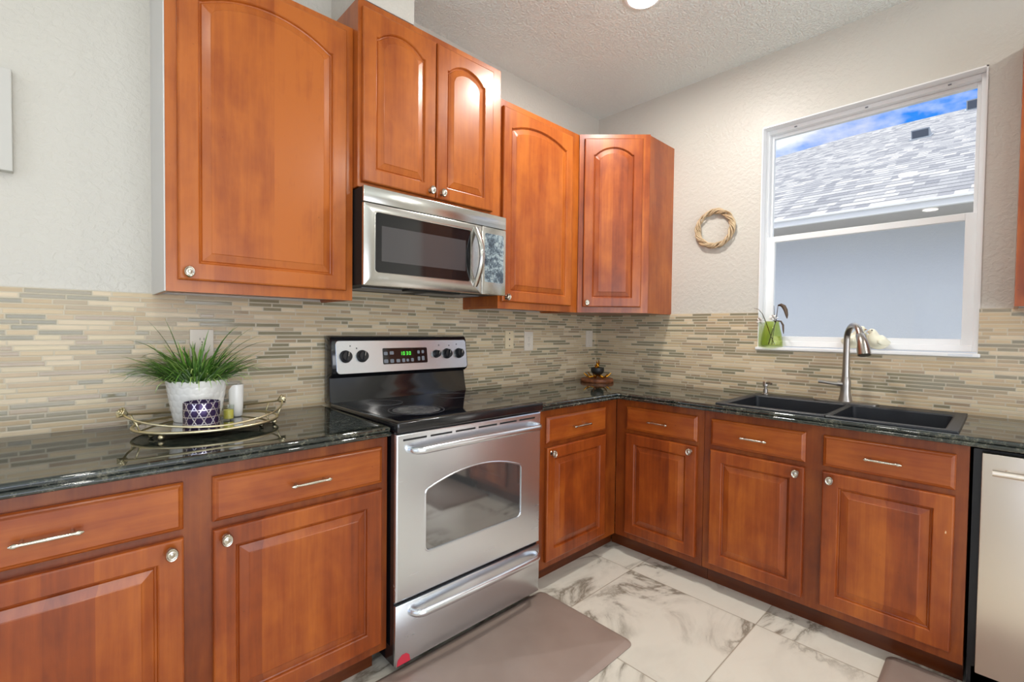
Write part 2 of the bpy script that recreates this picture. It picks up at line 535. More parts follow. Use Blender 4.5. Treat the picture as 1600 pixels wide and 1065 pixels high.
class MB:
    def __init__(s):
        s.bm = bmesh.new()

    def vs(s, pts):
        return [s.bm.verts.new(p) for p in pts]

    def face(s, vs):
        try:
            return s.bm.faces.new(vs)
        except ValueError:
            return None

    def box(s, a, b, mat=None, bevel=0.0, seg=2):
        x0, y0, z0 = (min(a[i], b[i]) for i in range(3)); x1, y1, z1 = (max(a[i], b[i]) for i in range(3))
        P = [(x0, y0, z0), (x1, y0, z0), (x1, y1, z0), (x0, y1, z0), (x0, y0, z1), (x1, y0, z1), (x1, y1, z1), (x0, y1, z1)]
        if mat: P = [mat(*p) for p in P]
        v = s.vs(P); fs = []
        for f in ((0, 3, 2, 1), (4, 5, 6, 7), (0, 1, 5, 4), (1, 2, 6, 5), (2, 3, 7, 6), (3, 0, 4, 7)):
            fs.append(s.face([v[i] for i in f]))
        if bevel > 0:
            es = list({e for f in fs for e in f.edges})
            bmesh.ops.bevel(s.bm, geom=es, offset=bevel, segments=seg, affect='EDGES', profile=0.5)
        return s

    def loft(s, loops, close_u=True, cap0=True, cap1=True):
        rows = [s.vs(l) for l in loops]
        n = len(rows[0])
        for a, b in zip(rows[:-1], rows[1:]):
            for i in range(n if close_u else n - 1):
                j = (i + 1) % n
                s.face([a[i], a[j], b[j], b[i]])
        if cap0: s.face(rows[0][::-1])
        if cap1: s.face(rows[-1])
        return s

    def lathe(s, prof, c=(0, 0, 0), n=24, sx=1.0, sy=1.0, mat=None, closed=False):
        """prof: list of (r, z); closed ends where r is about 0"""
        rows = []
        for r, z in prof:
            if r < 1e-6:
                p = (c[0], c[1], c[2] + z); rows.append([s.bm.verts.new(mat(*p) if mat else p)])
            else:
                L = []
                for i in range(n):
                    a = 2 * PI * i / n
                    p = (c[0] + r * sx * math.cos(a), c[1] + r * sy * math.sin(a), c[2] + z)
                    L.append(s.bm.verts.new(mat(*p) if mat else p))
                rows.append(L)
        pairs = list(zip(rows[:-1], rows[1:]))
        if closed: pairs.append((rows[-1], rows[0]))
        for a, b in pairs:
            for i in range(n):
                j = (i + 1) % n
                if len(a) == 1 and len(b) == 1: continue
                if len(a) == 1: s.face([a[0], b[i], b[j]])
                elif len(b) == 1: s.face([a[i], a[j], b[0]])
                else: s.face([a[i], a[j], b[j], b[i]])
        return s

    def tube(s, pts, rad, n=8, caps=True, closed=False, sq=None):
        pts = [Vector(p) for p in pts]; m = len(pts)
        R = rad if isinstance(rad, (list, tuple)) else [rad] * m
        ref = None; rows = []
        for i, p in enumerate(pts):
            if closed: t = (pts[(i + 1) % m] - pts[i - 1])
            else: t = pts[min(i + 1, m - 1)] - pts[max(i - 1, 0)]
            t.normalize()
            if ref is None:
                ref = Vector((0, 0, 1)) if abs(t.z) < 0.9 else Vector((1, 0, 0))
            ref = (ref - t * ref.dot(t)).normalized(); bn = t.cross(ref)
            k1, k2 = sq if sq else (1, 1)
            rows.append(s.vs([p + (ref * math.cos(2 * PI * j / n) * k1 + bn * math.sin(2 * PI * j / n) * k2) * R[i] for j in range(n)]))
        pr = list(zip(rows[:-1], rows[1:]))
        if closed: pr.append((rows[-1], rows[0]))
        for a, b in pr:
            for j in range(n):
                k = (j + 1) % n
                s.face([a[j], a[k], b[k], b[j]])
        if caps and not closed:
            s.face(rows[0][::-1]); s.face(rows[-1])
        return s

    def sphere(s, c, r, n=12, sx=1, sy=1, sz=1):
        prof = [(r * math.sin(PI * i / n), -r * sz * math.cos(PI * i / n)) for i in range(n + 1)]
        prof[0] = (0, -r * sz); prof[-1] = (0, r * sz)
        return s.lathe(prof, c, 2 * n, sx, sy)

    def build(s, name, m, parent=None, smooth=None, base=None, recalc=True):
        if recalc: bmesh.ops.recalc_face_normals(s.bm, faces=s.bm.faces)
        if base is None:
            base = Vector((0, 0, 0))
            if parent is not None:
                base = BASE[parent.name]
        base = Vector(base)
        bmesh.ops.translate(s.bm, verts=s.bm.verts, vec=-base)
        me = bpy.data.meshes.new(name); s.bm.to_mesh(me); s.bm.free()
        me.materials.append(m)
        o = bpy.data.objects.new(name, me); COL.objects.link(o)
        o.color = (WOOD_TONE, WOOD_TONE, WOOD_TONE, 1)
        if parent is not None:
            o.parent = parent
        else:
            o.location = base
        BASE[o.name] = base
        if smooth is not None:
            for p in me.polygons: p.use_smooth = True
            if smooth < 180:
                try:
                    me.set_sharp_from_angle(angle=math.radians(smooth))
                except Exception:
                    pass
        return o


def structure(mb, name, m, label=None, smooth=None):
    o = mb.build(name, m, None, smooth); o['kind'] = 'structure'
    if label: o['label'] = label
    return o


def M_back(u, d, z): return (u, -d, z)
def M_right(u, d, z): return (-d, -u, z)


def rr(x0, x1, y0, y1, r, n=5):
    """rounded rectangle, counter-clockwise"""
    P = []
    for cx, cy, a0 in ((x1 - r, y1 - r, 0), (x0 + r, y1 - r, PI / 2), (x0 + r, y0 + r, PI), (x1 - r, y0 + r, 1.5 * PI)):
        for i in range(n + 1):
            a = a0 + PI / 2 * i / n
            P.append((cx + r * math.cos(a), cy + r * math.sin(a)))
    return P


# ------------------------------------------------------------------ the room
XL, YF = -6.0, -5.1
structure(MB().box((XL - 0.1, YF - 0.1, -0.1), (0.2, 0.1, 0.0)), 'floor', M_FLOOR, 'white marble look floor tiles with grey veins')
structure(MB().box((XL - 0.1, YF - 0.1, H), (0.2, 0.1, H + 0.1)), 'ceiling', M_CEIL)
structure(MB().box((XL - 0.1, 0, 0), (0.2, 0.15, H)), 'wall_back', M_WALL)
WY0, WY1, WZ0, WZ1 = -1.151, -2.063, 1.18, 2.447
mb = MB()
mb.box((0, 0, 0), (0.2, YF, WZ0)).box((0, 0, WZ1), (0.2, YF, H)).box((0, 0, WZ0), (0.2, WY0, WZ1)).box((0, WY1, WZ0), (0.2, YF, WZ1))
structure(mb, 'wall_right', M_WALL)
# unseen far walls, each with an opening added to let light in
mb = MB()
mb.box((XL, YF - 0.1, 2.3), (0.2, YF, H)).box((XL, YF - 0.1, 0), (-4.75, YF, 2.3)).box((-1.25, YF - 0.1, 0), (0.2, YF, 2.3))
structure(mb, 'wall_front', M_WALL)
mb = MB()
mb.box((XL - 0.1, YF, 0), (XL, 0, 0.2)).box((XL - 0.1, YF, 2.3), (XL, 0, H)).box((XL - 0.1, YF, 0.2), (XL, -4.0, 2.3)).box((XL - 0.1, -1.2, 0.2), (XL, 0, 2.3))
structure(mb, 'wall_left', M_WALL)
# duct chase above the microwave cabinet
structure(MB().box((-2.03, -0.33, 2.60), (-1.80, 0, H)), 'wall_chase', M_WALL, 'boxed duct chase above the microwave cabinet')
# mosaic backsplash
structure(MB().box((-3.9, -0.008, 0.90), (0, 0, 1.391)).box((-2.064, -0.008, 1.391), (-1.273, 0, 1.60)), 'backsplash_back', M_MOSX, 'glass and stone mosaic backsplash behind the range')
mb = MB()
mb.box((-0.008, -0.008, 0.90), (0, -2.9, WZ0)).box((-0.008, -0.008, WZ0), (0, WY0 - 0.002, 1.391)).box((-0.008, WY1 + 0.002, WZ0), (0, -2.9, 1.391))
structure(mb, 'backsplash_right', M_MOSY, 'glass and stone mosaic backsplash behind the sink')

# window
wroot = thing('window_1', (0.05, -1.607, WZ0), 'white vinyl single hung window above the sink', 'window', kind='structure')
mb = MB()  # jamb liner (painted return)
t = 0.006
mb.box((-0.004, WY0, WZ0), (0.20, WY0 - t, WZ1)).box((-0.004, WY1, WZ0), (0.20, WY1 + t, WZ1)).box((-0.004, WY0, WZ1), (0.20, WY1, WZ1 - t))
mb.build('jamb', M_TRIM, wroot)
mb = MB()
fy0, fy1, fz0, fz1 = WY0 - t, WY1 + t, WZ0 + 0.018, WZ1 - t
def frame(mb, x0, x1, y0, y1, z0, z1, wl, wr, wb, wt, bev=0.002):
    mb.box((x0, y0, z0), (x1, y0 - wl, z1), bevel=bev, seg=1).box((x0, y1 + wr, z0), (x1, y1, z1), bevel=bev, seg=1)
    mb.box((x0, y0 - wl, z0), (x1, y1 + wr, z0 + wb), bevel=bev, seg=1).box((x0, y0 - wl, z1 - wt), (x1, y1 + wr, z1), bevel=bev, seg=1)
frame(mb, 0.055, 0.125, fy0, fy1, fz0, fz1, 0.016, 0.016, 0.03, 0.022)
mb.build('window_frame', M_VINYL, wroot)
mb = MB(); frame(mb, 0.088, 0.118, fy0 - 0.016, fy1 + 0.016, 1.815, fz1 - 0.022, 0.014, 0.014, 0.02, 0.018)
us = mb.build('upper_sash', M_VINYL, wroot)
MB().box((0.100, fy0 - 0.030, 1.835), (0.104, fy1 + 0.030, fz1 - 0.040)).build('pane', M_PANE, us)
mb = MB(); frame(mb, 0.058, 0.086, fy0 - 0.010, fy1 + 0.014, fz0 + 0.012, 1.828, 0.044, 0.040, 0.045, 0.032)
ls = mb.build('lower_sash', M_VINYL, wroot)
MB().box((0.070, fy0 - 0.054, fz0 + 0.057), (0.074, fy1 + 0.054, 1.796)).build('pane', M_PANE, ls)
mb = MB()
for zc in (2.425,):
    for yy in (-1.30, -1.62, -1.93): MB().box((0.050, yy, zc), (0.056, yy - 0.012, zc + 0.005)).build('screw_cap', M_GREY, wroot)
mb = MB().box((-0.022, WY0 + 0.006, WZ0 - 0.004), (0.058, WY1 - 0.006, WZ0 + 0.013), bevel=0.004)
mb.build('window_sill', M_TRIM, wroot)
MB().box((-0.0225, -1.965, 1.181), (-0.0222, -2.045, 1.190)).build('sill_label', simple('faded_label', rgb(226, 230, 236), 0.5), wroot)

# ------------------------------------------------------------------ cabinets
def door_mesh(mp, u0, u1, z0, z1, d0, th=0.019, fw_=0.055, arch=False, rise=0.047, spring=0.10):
    mb = MB(); nT = 18
    cu = (u0 + u1) / 2
    def outer(i, d):
        a, b, c, e = u0 + i, u1 - i, z0 + i, z1 - i
        L = [(a, c), (b, c), (b, e)]
        L += [(b + (a - b) * k / (nT + 2), e) for k in range(1, nT + 2)]
        L += [(a, e)]
        return [mp(u, d, z) for u, z in L]
    ha = (u1 - u0) / 2 - fw_
    zs = z1 - spring
    sh = 0.010 if arch else 0
    if arch:
        c0 = ha - sh; R = (c0 * c0 + rise * rise) / (2 * rise); zc = zs + rise - R
    def opening(i, d):
        a = ha - i; b = z0 + fw_ + i
        L = [(cu - a, b), (cu + a, b)]
        if arch:
            L.append((cu + a, zs - i))
            c = c0 - i
            for k in range(nT + 1):
                x = c * (1 - 2 * k / nT)
                L.append((cu + x, zc + math.sqrt((R - i) ** 2 - x * x)))
            L.append((cu - a, zs - i))
        else:
            e = z1 - fw_ - i
            L.append((cu + a, e))
            L += [(cu + a - 2 * a * k / (nT + 2), e) for k in range(1, nT + 2)]
            L.append((cu - a, e))
        return [mp(u, d, z) for u, z in L]
    f = d0 + th
    loops = [outer(0, d0), outer(0, f - 0.006), outer(0.002, f - 0.002), outer(0.006, f), opening(0, f), opening(0.003, f - 0.003), opening(0.0055, f - 0.010),
             opening(0.0095, f - 0.0115), opening(0.012, f - 0.0085), opening(0.036, f - 0.0025), opening(0.0385, f - 0.001)]
    mb.loft(loops)
    return mb


def drawer_mesh(mp, u0, u1, z0, z1, d0, th=0.019):
    mb = MB(); f = d0 + th
    def o(i, d):
        return [mp(u, d, z) for u, z in ((u0 + i, z0 + i), (u1 - i, z0 + i), (u1 - i, z1 - i), (u0 + i, z1 - i))]
    mb.loft([o(0, d0), o(0, f - 0.010), o(0.004, f - 0.006), o(0.008, f - 0.004), o(0.013, f), o(0.016, f)])
    return mb


def knob(mp, u, z, d, parent, r=0.0155):
    mb = MB()
    prof = [(0.0, 0.0), (0.010, 0.0), (0.007, 0.006), (0.006, 0.012), (0.011, 0.015), (r, 0.019), (r, 0.023), (r * 0.86, 0.026), (r * 0.72, 0.0255), (r * 0.62, 0.0235),
            (r * 0.45, 0.0235), (r * 0.3, 0.0255), (0.0, 0.0262)]
    mb.lathe([(a, b) for a, b in prof], (0, 0, 0), 20, 0.95, 1.2, mat=lambda x, y, w: mp(u + x, d + w, z + y))
    return mb.build('knob', M_NICKEL, parent, 50)


def pull(mp, u0, u1, z, d, parent):
    mb = MB()
    L = u1 - u0; n = 14; dd = d + 0.026
    pts = []; rad = []
    for i in range(n + 1):
        t = i / n; pts.append(mp(u0 + L * t, dd, z))
        e = abs(2 * t - 1)
        r = 0.0036 + 0.0016 * (1 - e) + (0.0030 if 0.80 < e < 0.93 else 0)
        if e > 0.98: r = 0.002
        rad.append(r)
    mb.tube(pts, rad, 10)
    for q in (0.16, 0.84):
        mb.tube([mp(u0 + L * q, d, z), mp(u0 + L * q, dd, z)], 0.0042, 8)
    return mb.build('bar_pull', M_NICKEL, parent, 60)


FD = 0.600     # face-frame plane of the base cabinets
CT = 0.888     # underside of the worktop


def base_cabinet(mp, u0, u1, fronts, label, extra_left=0.0, kick_u=None, group=None, name='base_cabinet', openings=True):
    """fronts: list of (u0,u1,knob side, handle span)"""
    c = mp((u0 + u1) / 2, 0.3, 0.0)
    root = thing(name, c, label, 'cabinet', group)
    mb = MB()
    if name == 'sink_cabinet':
        # open-topped box so the bowls hang inside it
        a, b, e, f = u0 + 0.0005, u1 - 0.0005, 0.012, FD - 0.020
        def ring_(x0, x1, y0, y1, z): return [mp(x0, y0, z), mp(x1, y0, z), mp(x1, y1, z), mp(x0, y1, z)]
        mb.loft([ring_(a, b, e, f, 0.095), ring_(a, b, e, f, CT - 0.002), ring_(a + 0.016, b - 0.016, e + 0.010, f - 0.004, CT - 0.002), ring_(a + 0.016, b - 0.016, e + 0.010, f - 0.004, 0.112)])
    else:
        mb.box((u0 + 0.0005, 0.012, 0.095), (u1 - 0.0005, FD - 0.020, CT - 0.002), mat=mp)
    mb.build('carcass', M_WOOD, root)
    mb = MB()
    # face frame: stiles and rails
    us_ = [u0 + 0.0005] + [x for f in fronts for x in (f[0] + 0.012, f[1] - 0.012)] + [u1 - 0.0005]
    zr = [(0.095, 0.142), (0.6845, 0.7315), (0.836, CT - 0.002)]
    for i in range(0, len(us_), 2):
        mb.box((us_[i], FD - 0.019, 0.095), (us_[i + 1], FD, CT - 0.002), mat=mp)
    for i in range(1, len(us_) - 1, 2):
        for a, b in zr:
            mb.box((us_[i], FD - 0.019, a), (us_[i + 1], FD - 0.0003, b), mat=mp)
    mb.build('face_frame', M_FRAMEW, root)
    k0, k1 = kick_u or (u0, u1)
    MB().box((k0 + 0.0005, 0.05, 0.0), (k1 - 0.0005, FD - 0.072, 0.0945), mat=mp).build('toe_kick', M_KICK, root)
    for a, b, side, (h0, h1) in fronts:
        global WOOD_TONE
        tone0 = WOOD_TONE; WOOD_TONE = tone0 + 0.05
        dw = drawer_mesh(mp, a, b, 0.7193, 0.8485, FD).build('drawer', M_WOODH, root); WOOD_TONE = tone0
        pull(mp, h0, h1, 0.782, FD + 0.019, dw)
        dr = door_mesh(mp, a, b, 0.130, 0.697, FD).build('door', M_WOOD, root)
        knob(mp, a + 0.030 if side == 'L' else b - 0.030, 0.668, FD + 0.019, dr)
    return root


WOOD_TONE = 0.445
base_cabinet(M_back, -3.262, -2.066, [(-3.228, -2.684, 'R', (-3.010, -2.885)), (-2.6155, -2.0921, 'L', (-2.413, -2.287))], 'wide two-door base cabinet left of the range, under the counter with the gold tray', kick_u=(-3.262, -2.085))
base_cabinet(M_back, -1.296, -0.602, [(-1.2138, -0.724, 'L', (-1.037, -0.892))], 'base cabinet directly right of the range, in the corner', kick_u=(-1.296, -0.53))
base_cabinet(M_right, 0.602, 1.118, [(0.6729, 1.0856, 'R', (0.820, 0.938))], 'narrow base cabinet on the window wall between the corner and the sink base', kick_u=(0.53, 1.118))
base_cabinet(M_right, 1.119, 2.068, [(1.1549, 1.5631, 'R', (1.299, 1.418)), (1.6282, 2.0344, 'L', (1.770, 1.888))], 'wide two-door base cabinet under the black sink', name='sink_cabinet')


mb = MB(); q = [(2.0105, 0.560), (2.0145, 0.558), (2.0150, 0.566), (2.0125, 0.570)]
mb.loft([[M_right(u, FD + 0.0188, z) for u, z in q], [M_right(u, FD + 0.0194, z) for u, z in q]])
mb.build('stain_chip', simple('bare_wood', rgb(226, 190, 150), 0.7), bpy.data.objects['sink_cabinet'])


def wall_cabinet(mp, u0, u1, z0, z1, depth, doors, label, base_pt, knobs, white_side=False, spring=0.10, rise=0.047, name='wall_cabinet'):
    root = thing(name, base_pt, label, 'cabinet')
    MB().box((u0 + 0.0005, 0.0, z0 + 0.012), (u1 - 0.0005, depth - 0.020, z1), mat=mp).build('carcass', M_WOOD, root)
    mb = MB()
    us_ = [u0 + 0.0005, doors[0][0] + 0.012, doors[-1][1] - 0.012, u1 - 0.0005]
    for i in (0, 2): mb.box((us_[i], depth - 0.0195, z0), (us_[i + 1], depth, z1), mat=mp)
    mb.box((us_[1], depth - 0.0195, z0), (us_[2], depth - 0.0003, z0 + 0.055), mat=mp)
    mb.box((us_[1], depth - 0.0195, z1 - 0.055), (us_[2], depth - 0.0003, z1), mat=mp)
    mb.build('face_frame', M_WOOD, root)
    # bottom skirts (side panels reach below the floor of the cabinet)
    for a, b in ((u0 + 0.0005, u0 + 0.012), (u1 - 0.012, u1 - 0.0005)):
        MB().box((a, 0.0, z0), (b, depth - 0.020, z0 + 0.0118), mat=mp).build('side_skirt', M_WOOD, root)
    if white_side:
        o = MB().box((u0 - 0.0035, 0.0, z0), (u0, depth - 0.001, z1), mat=mp).build('side_panel', M_WHITEP, root)
        o['label'] = 'white painted left side panel'
    for (a, b, za, zb), (ku, kz) in zip(doors, knobs):
        d = door_mesh(mp, a, b, za, zb, depth, arch=True, spring=spring, rise=rise).build('door', M_WOOD, root)
        knob(mp, ku, kz, depth + 0.019, d)
    return root


ZB, ZT = 1.386, 2.477
WOOD_TONE = 0.60
wall_cabinet(M_back, -2.683, -2.0655, ZB, ZT, 0.305, [(-2.652, -2.097, 1.4235, 2.450)], 'tall wall cabinet left of the microwave, with one wide arched door',
             (-2.374, 0, ZB), [(-2.625, 1.449)], white_side=True, spring=0.115, rise=0.062)
WOOD_TONE = 0.56
wall_cabinet(M_back, -2.065, -1.301, 1.842, 2.585, 0.345, [(-2.050, -1.7045, 1.862, 2.553), (-1.6985, -1.362, 1.862, 2.553)], 'two-door wall cabinet above the microwave, set higher than the others',
             (-1.683, 0, 1.842), [(-1.732, 1.889), (-1.672, 1.889)])
wall_cabinet(M_back, -1.272, -0.6135, ZB, ZT, 0.305, [(-1.256, -0.690, 1.4225, 2.440)], 'wall cabinet with one arched door between the microwave and the corner cabinet',
             (-0.94, 0, ZB), [(-1.229, 1.446)])
# diagonal corner cabinet
S2 = math.sqrt(0.5)
def M_diag(u, d, z):
    return (-0.61 + S2 * u - S2 * d, -0.305 - S2 * u - S2 * d, z)
WOOD_TONE = 0.47
root = thing('corner_wall_cabinet', (-0.2, -0.2, ZB), 'diagonal corner wall cabinet with a narrow arched door', 'cabinet')
def prism(mb, poly, z0, z1):
    mb.loft([[(x, y, z0) for x, y in poly], [(x, y, z1) for x, y in poly]])
    return mb
poly = [(-0.612, 0), (0, 0), (0, -0.61), (-0.305, -0.61), (-0.612, -0.303)]
prism(MB(), poly, ZB, ZT).build('carcass', M_WOOD, root)
fl = 0.305 / S2
mb = MB()
for a, b in ((0, 0.040), (fl - 0.055, fl)): mb.box((a, 0.0, ZB), (b, 0.012, ZT), mat=M_diag)
mb.box((0.040, 0, ZB), (fl - 0.055, 0.0117, ZB + 0.055), mat=M_diag).box((0.040, 0, ZT - 0.055), (fl - 0.055, 0.0117, ZT), mat=M_diag)
mb.build('face_frame', M_WOOD, root)
d = door_mesh(M_diag, 0.030, fl - 0.046, 1.421, 2.447, 0.0125, arch=True).build('door', M_WOOD, root)
knob(M_diag, 0.056, 1.446, 0.0315, d)
WOOD_TONE = 0.52
# cabinet on the window wall, right of the window (mostly out of frame)
wall_cabinet(M_right, 2.163, 2.75, ZB, ZT, 0.305, [(2.19, 2.72, 1.4225, 2.440)], 'wall cabinet right of the window, cut by the right edge of the photo', (0, -2.46, ZB), [(2.695, 1.446)])

# ------------------------------------------------------------------ worktops
def slab(mb, xs, ys, z0, z1, keep):
    vt = {}
    def V(i, j, z):
        k = (i, j, z)
        if k not in vt: vt[k] = mb.bm.verts.new((xs[i], ys[j], z))
        return vt[k]
    cells = {(i, j) for i in range(len(xs) - 1) for j in range(len(ys) - 1) if keep((xs[i] + xs[i + 1]) / 2, (ys[j] + ys[j + 1]) / 2)}
    for i, j in cells:
        q = [(i, j), (i + 1, j), (i + 1, j + 1), (i, j + 1)]
        mb.face([V(a, b, z1) for a, b in q]); mb.face([V(a, b, z0) for a, b in q][::-1])
        for (di, dj), (a, b) in (((0, -1), (0, 1)), ((1, 0), (1, 2)), ((0, 1), (2, 3)), ((-1, 0), (3, 0))):
            if (i + di, j + dj) not in cells:
                p, r = q[a], q[b]
                mb.face([V(*p, z0), V(*r, z0), V(*r, z1), V(*p, z1)])
    bmesh.ops.dissolve_limit(mb.bm, angle_limit=0.01, verts=mb.bm.verts, edges=mb.bm.edges)
    return mb


def bevel_mod(o, w, seg=3, ang=40):
    m = o.modifiers.new('edge', 'BEVEL'); m.width = w; m.segments = seg; m.limit_method = 'ANGLE'; m.angle_limit = math.radians(ang)
    for p in o.data.polygons: p.use_smooth = True
    o.data.set_sharp_from_angle(angle=math.radians(80))
    m.harden_normals = False


CTOP = 0.922
def worktop(mb_main, name, label):
    pass


root = thing('worktop', (-2.9, -0.3, CT), 'dark granite worktop left of the range, carrying the gold tray', 'worktop')
o = slab(MB(), [-3.9, -2.0685], [-0.635, -0.008], CT + 0.012, CTOP, lambda x, y: True).build('slab', M_GRAN, root); bevel_mod(o, 0.009)
o = slab(MB(), [-3.9, -2.0685], [-0.642, -0.05], CT, CT + 0.0155, lambda x, y: True).build('edge_bullnose', M_GRAN, root); bevel_mod(o, 0.007)
root = thing('worktop', (-0.3, -1.0, CT), 'L-shaped dark granite worktop around the corner and the sink', 'worktop')
SX0, SX1, SY0, SY1 = -0.585, -0.06, -2.02, -1.185   # sink cut-out
mb = slab(MB(), [-1.2945, -0.635, SX0, SX1, -0.008], [-2.75, SY0, SY1, -0.635, -0.008], CT + 0.012, CTOP,
          lambda x, y: (x > -0.635 or y > -0.635) and not (SX0 < x < SX1 and SY0 < y < SY1))
o = mb.build('slab', M_GRAN, root); bevel_mod(o, 0.009)
mb = slab(MB(), [-1.2945, -0.642, SX0, SX1, -0.05], [-2.75, SY0, SY1, -0.642, -0.05], CT, CT + 0.0155,
          lambda x, y: (x > -0.642 or y > -0.642) and not (SX0 < x < SX1 and SY0 < y < SY1))
o = mb.build('edge_bullnose', M_GRAN, root); bevel_mod(o, 0.007)

# ------------------------------------------------------------------ range
RX0, RX1, RF = -2.0625, -1.3005, -0.655
root = thing('range', (-1.681, -0.33, 0), 'freestanding stainless steel electric range with black glass cooktop', 'range')
MB().box((RX0 + 0.004, -0.03, 0.04), (RX1 - 0.004, RF + 0.0165, 0.900), bevel=0.003).build('body', M_BLACK, root)
mb = MB()
for x in (RX0 + 0.05, RX1 - 0.05):
    for y in (-0.08, RF + 0.12): MB().lathe([(0, 0), (0.018, 0), (0.018, 0.042), (0, 0.042)], (x, y, 0), 10).build('levelling_foot', M_BLACKP, root)
# cooktop frame with a lip, ceramic glass inset
ct = MB().box((RX0, -0.075, 0.900), (RX1, RF - 0.012, 0.938), bevel=0.006, seg=3).build('cooktop', M_BLACK, root, 60)
MB().box((RX0 + 0.022, -0.10, 0.9382), (RX1 - 0.022, RF + 0.012, 0.9396)).build('glass_surface', M_CERAN, ct)
def ring(c, r0, r1, z, h=0.0004, n=48):
    return MB().lathe([(r0, 0), (r1, 0), (r1, h), (r0, h)], (c[0], c[1], z), n, closed=True)
for (bx, by, br) in ((-1.865, -0.475, 0.115), (-1.50, -0.475, 0.082), (-1.875, -0.225, 0.08), (-1.50, -0.225, 0.09)):
    b_ = ring((bx, by), br - 0.003, br, 0.93965).build('burner_ring', M_RING, ct)
    if br > 0.1:
        ring((bx, by), 0.074, 0.076, 0.93965).build('inner_ring', M_RING, ct)
def filmmat():
    m, g, b = material('scorched_film')
    s = g.xyz(g.new('ShaderNodeTexCoord').outputs['Object'])
    n = g.noise(g.new('ShaderNodeTexCoord').outputs['Object'], 26, 5, 0.65, 1.0)
    g.put(b.inputs['Base Color'], g.ramp(n, [(0.38, (0.010, 0.010, 0.012)), (0.50, (0.07, 0.07, 0.072)), (0.66, (0.22, 0.215, 0.215))]))
    b.inputs['Roughness'].default_value = 0.35
    return m
MB().lathe([(0, 0), (0.098, 0), (0.098, 0.0002), (0, 0.0002)], (-1.865, -0.475, 0.9396), 40).build('scorched_patch', filmmat(), ct)
# backguard: lower black riser, upper console leaning over it
bgd = MB()
prof = [(-0.012, 0.930), (-0.085, 0.938), (-0.075, 0.975), (-0.062, 1.045), (-0.092, 1.062), (-0.098, 1.075), (-0.078, 1.215), (-0.068, 1.232), (-0.050, 1.238), (-0.012, 1.238)]
def backguard(mb, x0, x1):
    loops = []
    for x, ins in ((x0, 0.006), (x0 + 0.002, 0.003), (x0 + 0.006, 0.0), (x1 - 0.006, 0.0), (x1 - 0.002, 0.003), (x1, 0.006)):
        cy, cz = -0.05, 1.10
        loops.append([(x, y + (ins if y < cy else -ins), z + (ins if z < cz else -ins)) for y, z in prof])
    mb.loft(loops)
backguard(bgd, RX0, RX1)
bg_o = bgd.build('backguard', M_BLACK, root, 40)
# console plate follows the leaning face from (-0.098,1.075) to (-0.078,1.215)
def M_cons(x, w, s):
    # s: distance up the face from z=1.07, w: distance out of it
    t = Vector((0, 0.020, 0.140)).normalized(); nrm = Vector((0, -0.140, 0.020)).normalized()
    p = Vector((0, -0.0985, 1.071)) + t * s + nrm * w
    return (x, p.y, p.z)
mb = MB()
L0 = [(x, s) for x, s in rr(RX0 + 0.020, RX1 - 0.010, -0.006, 0.146, 0.016)]
mb.loft([[M_cons(x, 0.0, s) for x, s in L0], [M_cons(x, 0.003, s) for x, s in L0], [M_cons(x, 0.0045, s) for x, s in rr(RX0 + 0.0215, RX1 - 0.0115, -0.0045, 0.1445, 0.0145)]])
cons = mb.build('console_panel', M_STEEL, bg_o, 30)
mb = MB(); L1 = rr(-1.815, -1.566, 0.030, 0.108, 0.006)
mb.loft([[M_cons(x, 0.003, s) for x, s in L1], [M_cons(x, 0.0062, s) for x, s in L1]])
mb.build('display_panel', M_MWGLASS, bg_o)
mb = MB()
pad = [(-1.800, 0.082, 0.020, 0.016), (-1.768, 0.084, 0.022, 0.016), (-1.80, 0.045, 0.022, 0.017), (-1.768, 0.045, 0.02, 0.018), (-1.735, 0.045, 0.02, 0.016), (-1.705, 0.046, 0.016, 0.018),
       (-1.682, 0.046, 0.014, 0.014), (-1.655, 0.047, 0.015, 0.017), (-1.617, 0.085, 0.014, 0.016), (-1.592, 0.086, 0.014, 0.016), (-1.617, 0.052, 0.014, 0.02), (-1.592, 0.053, 0.016, 0.022)]
for x, s, w_, h_ in pad:
    Lp = rr(x - w_ / 2, x + w_ / 2, s - h_ / 2, s + h_ / 2, 0.004, 3)
    MB().loft([[M_cons(a, 0.0062, b) for a, b in Lp], [M_cons(a, 0.0066, b) for a, b in Lp]]).build('touch_pad', M_GREY, bg_o)


def text_mesh(txt, size, mp_, name, m, parent, extrude=0.0004, sx=1.0):
    cu = bpy.data.curves.new(name, 'FONT'); cu.body = txt; cu.size = size; cu.align_x = 'CENTER'; cu.align_y = 'CENTER'; cu.extrude = extrude
    tmp = bpy.data.objects.new(name + '_src', cu); COL.objects.link(tmp)
    dg = bpy.context.evaluated_depsgraph_get()
    me = bpy.data.meshes.new_from_object(tmp.evaluated_get(dg))
    bpy.data.objects.remove(tmp)
    base = BASE[parent.name]
    for v in me.vertices:
        v.co = Vector(mp_(v.co.x * sx, v.co.z, v.co.y)) - base
    me.name = name; me.materials.clear(); me.materials.append(m)
    o = bpy.data.objects.new(name, me); COL.objects.link(o); o.parent = parent
    return o


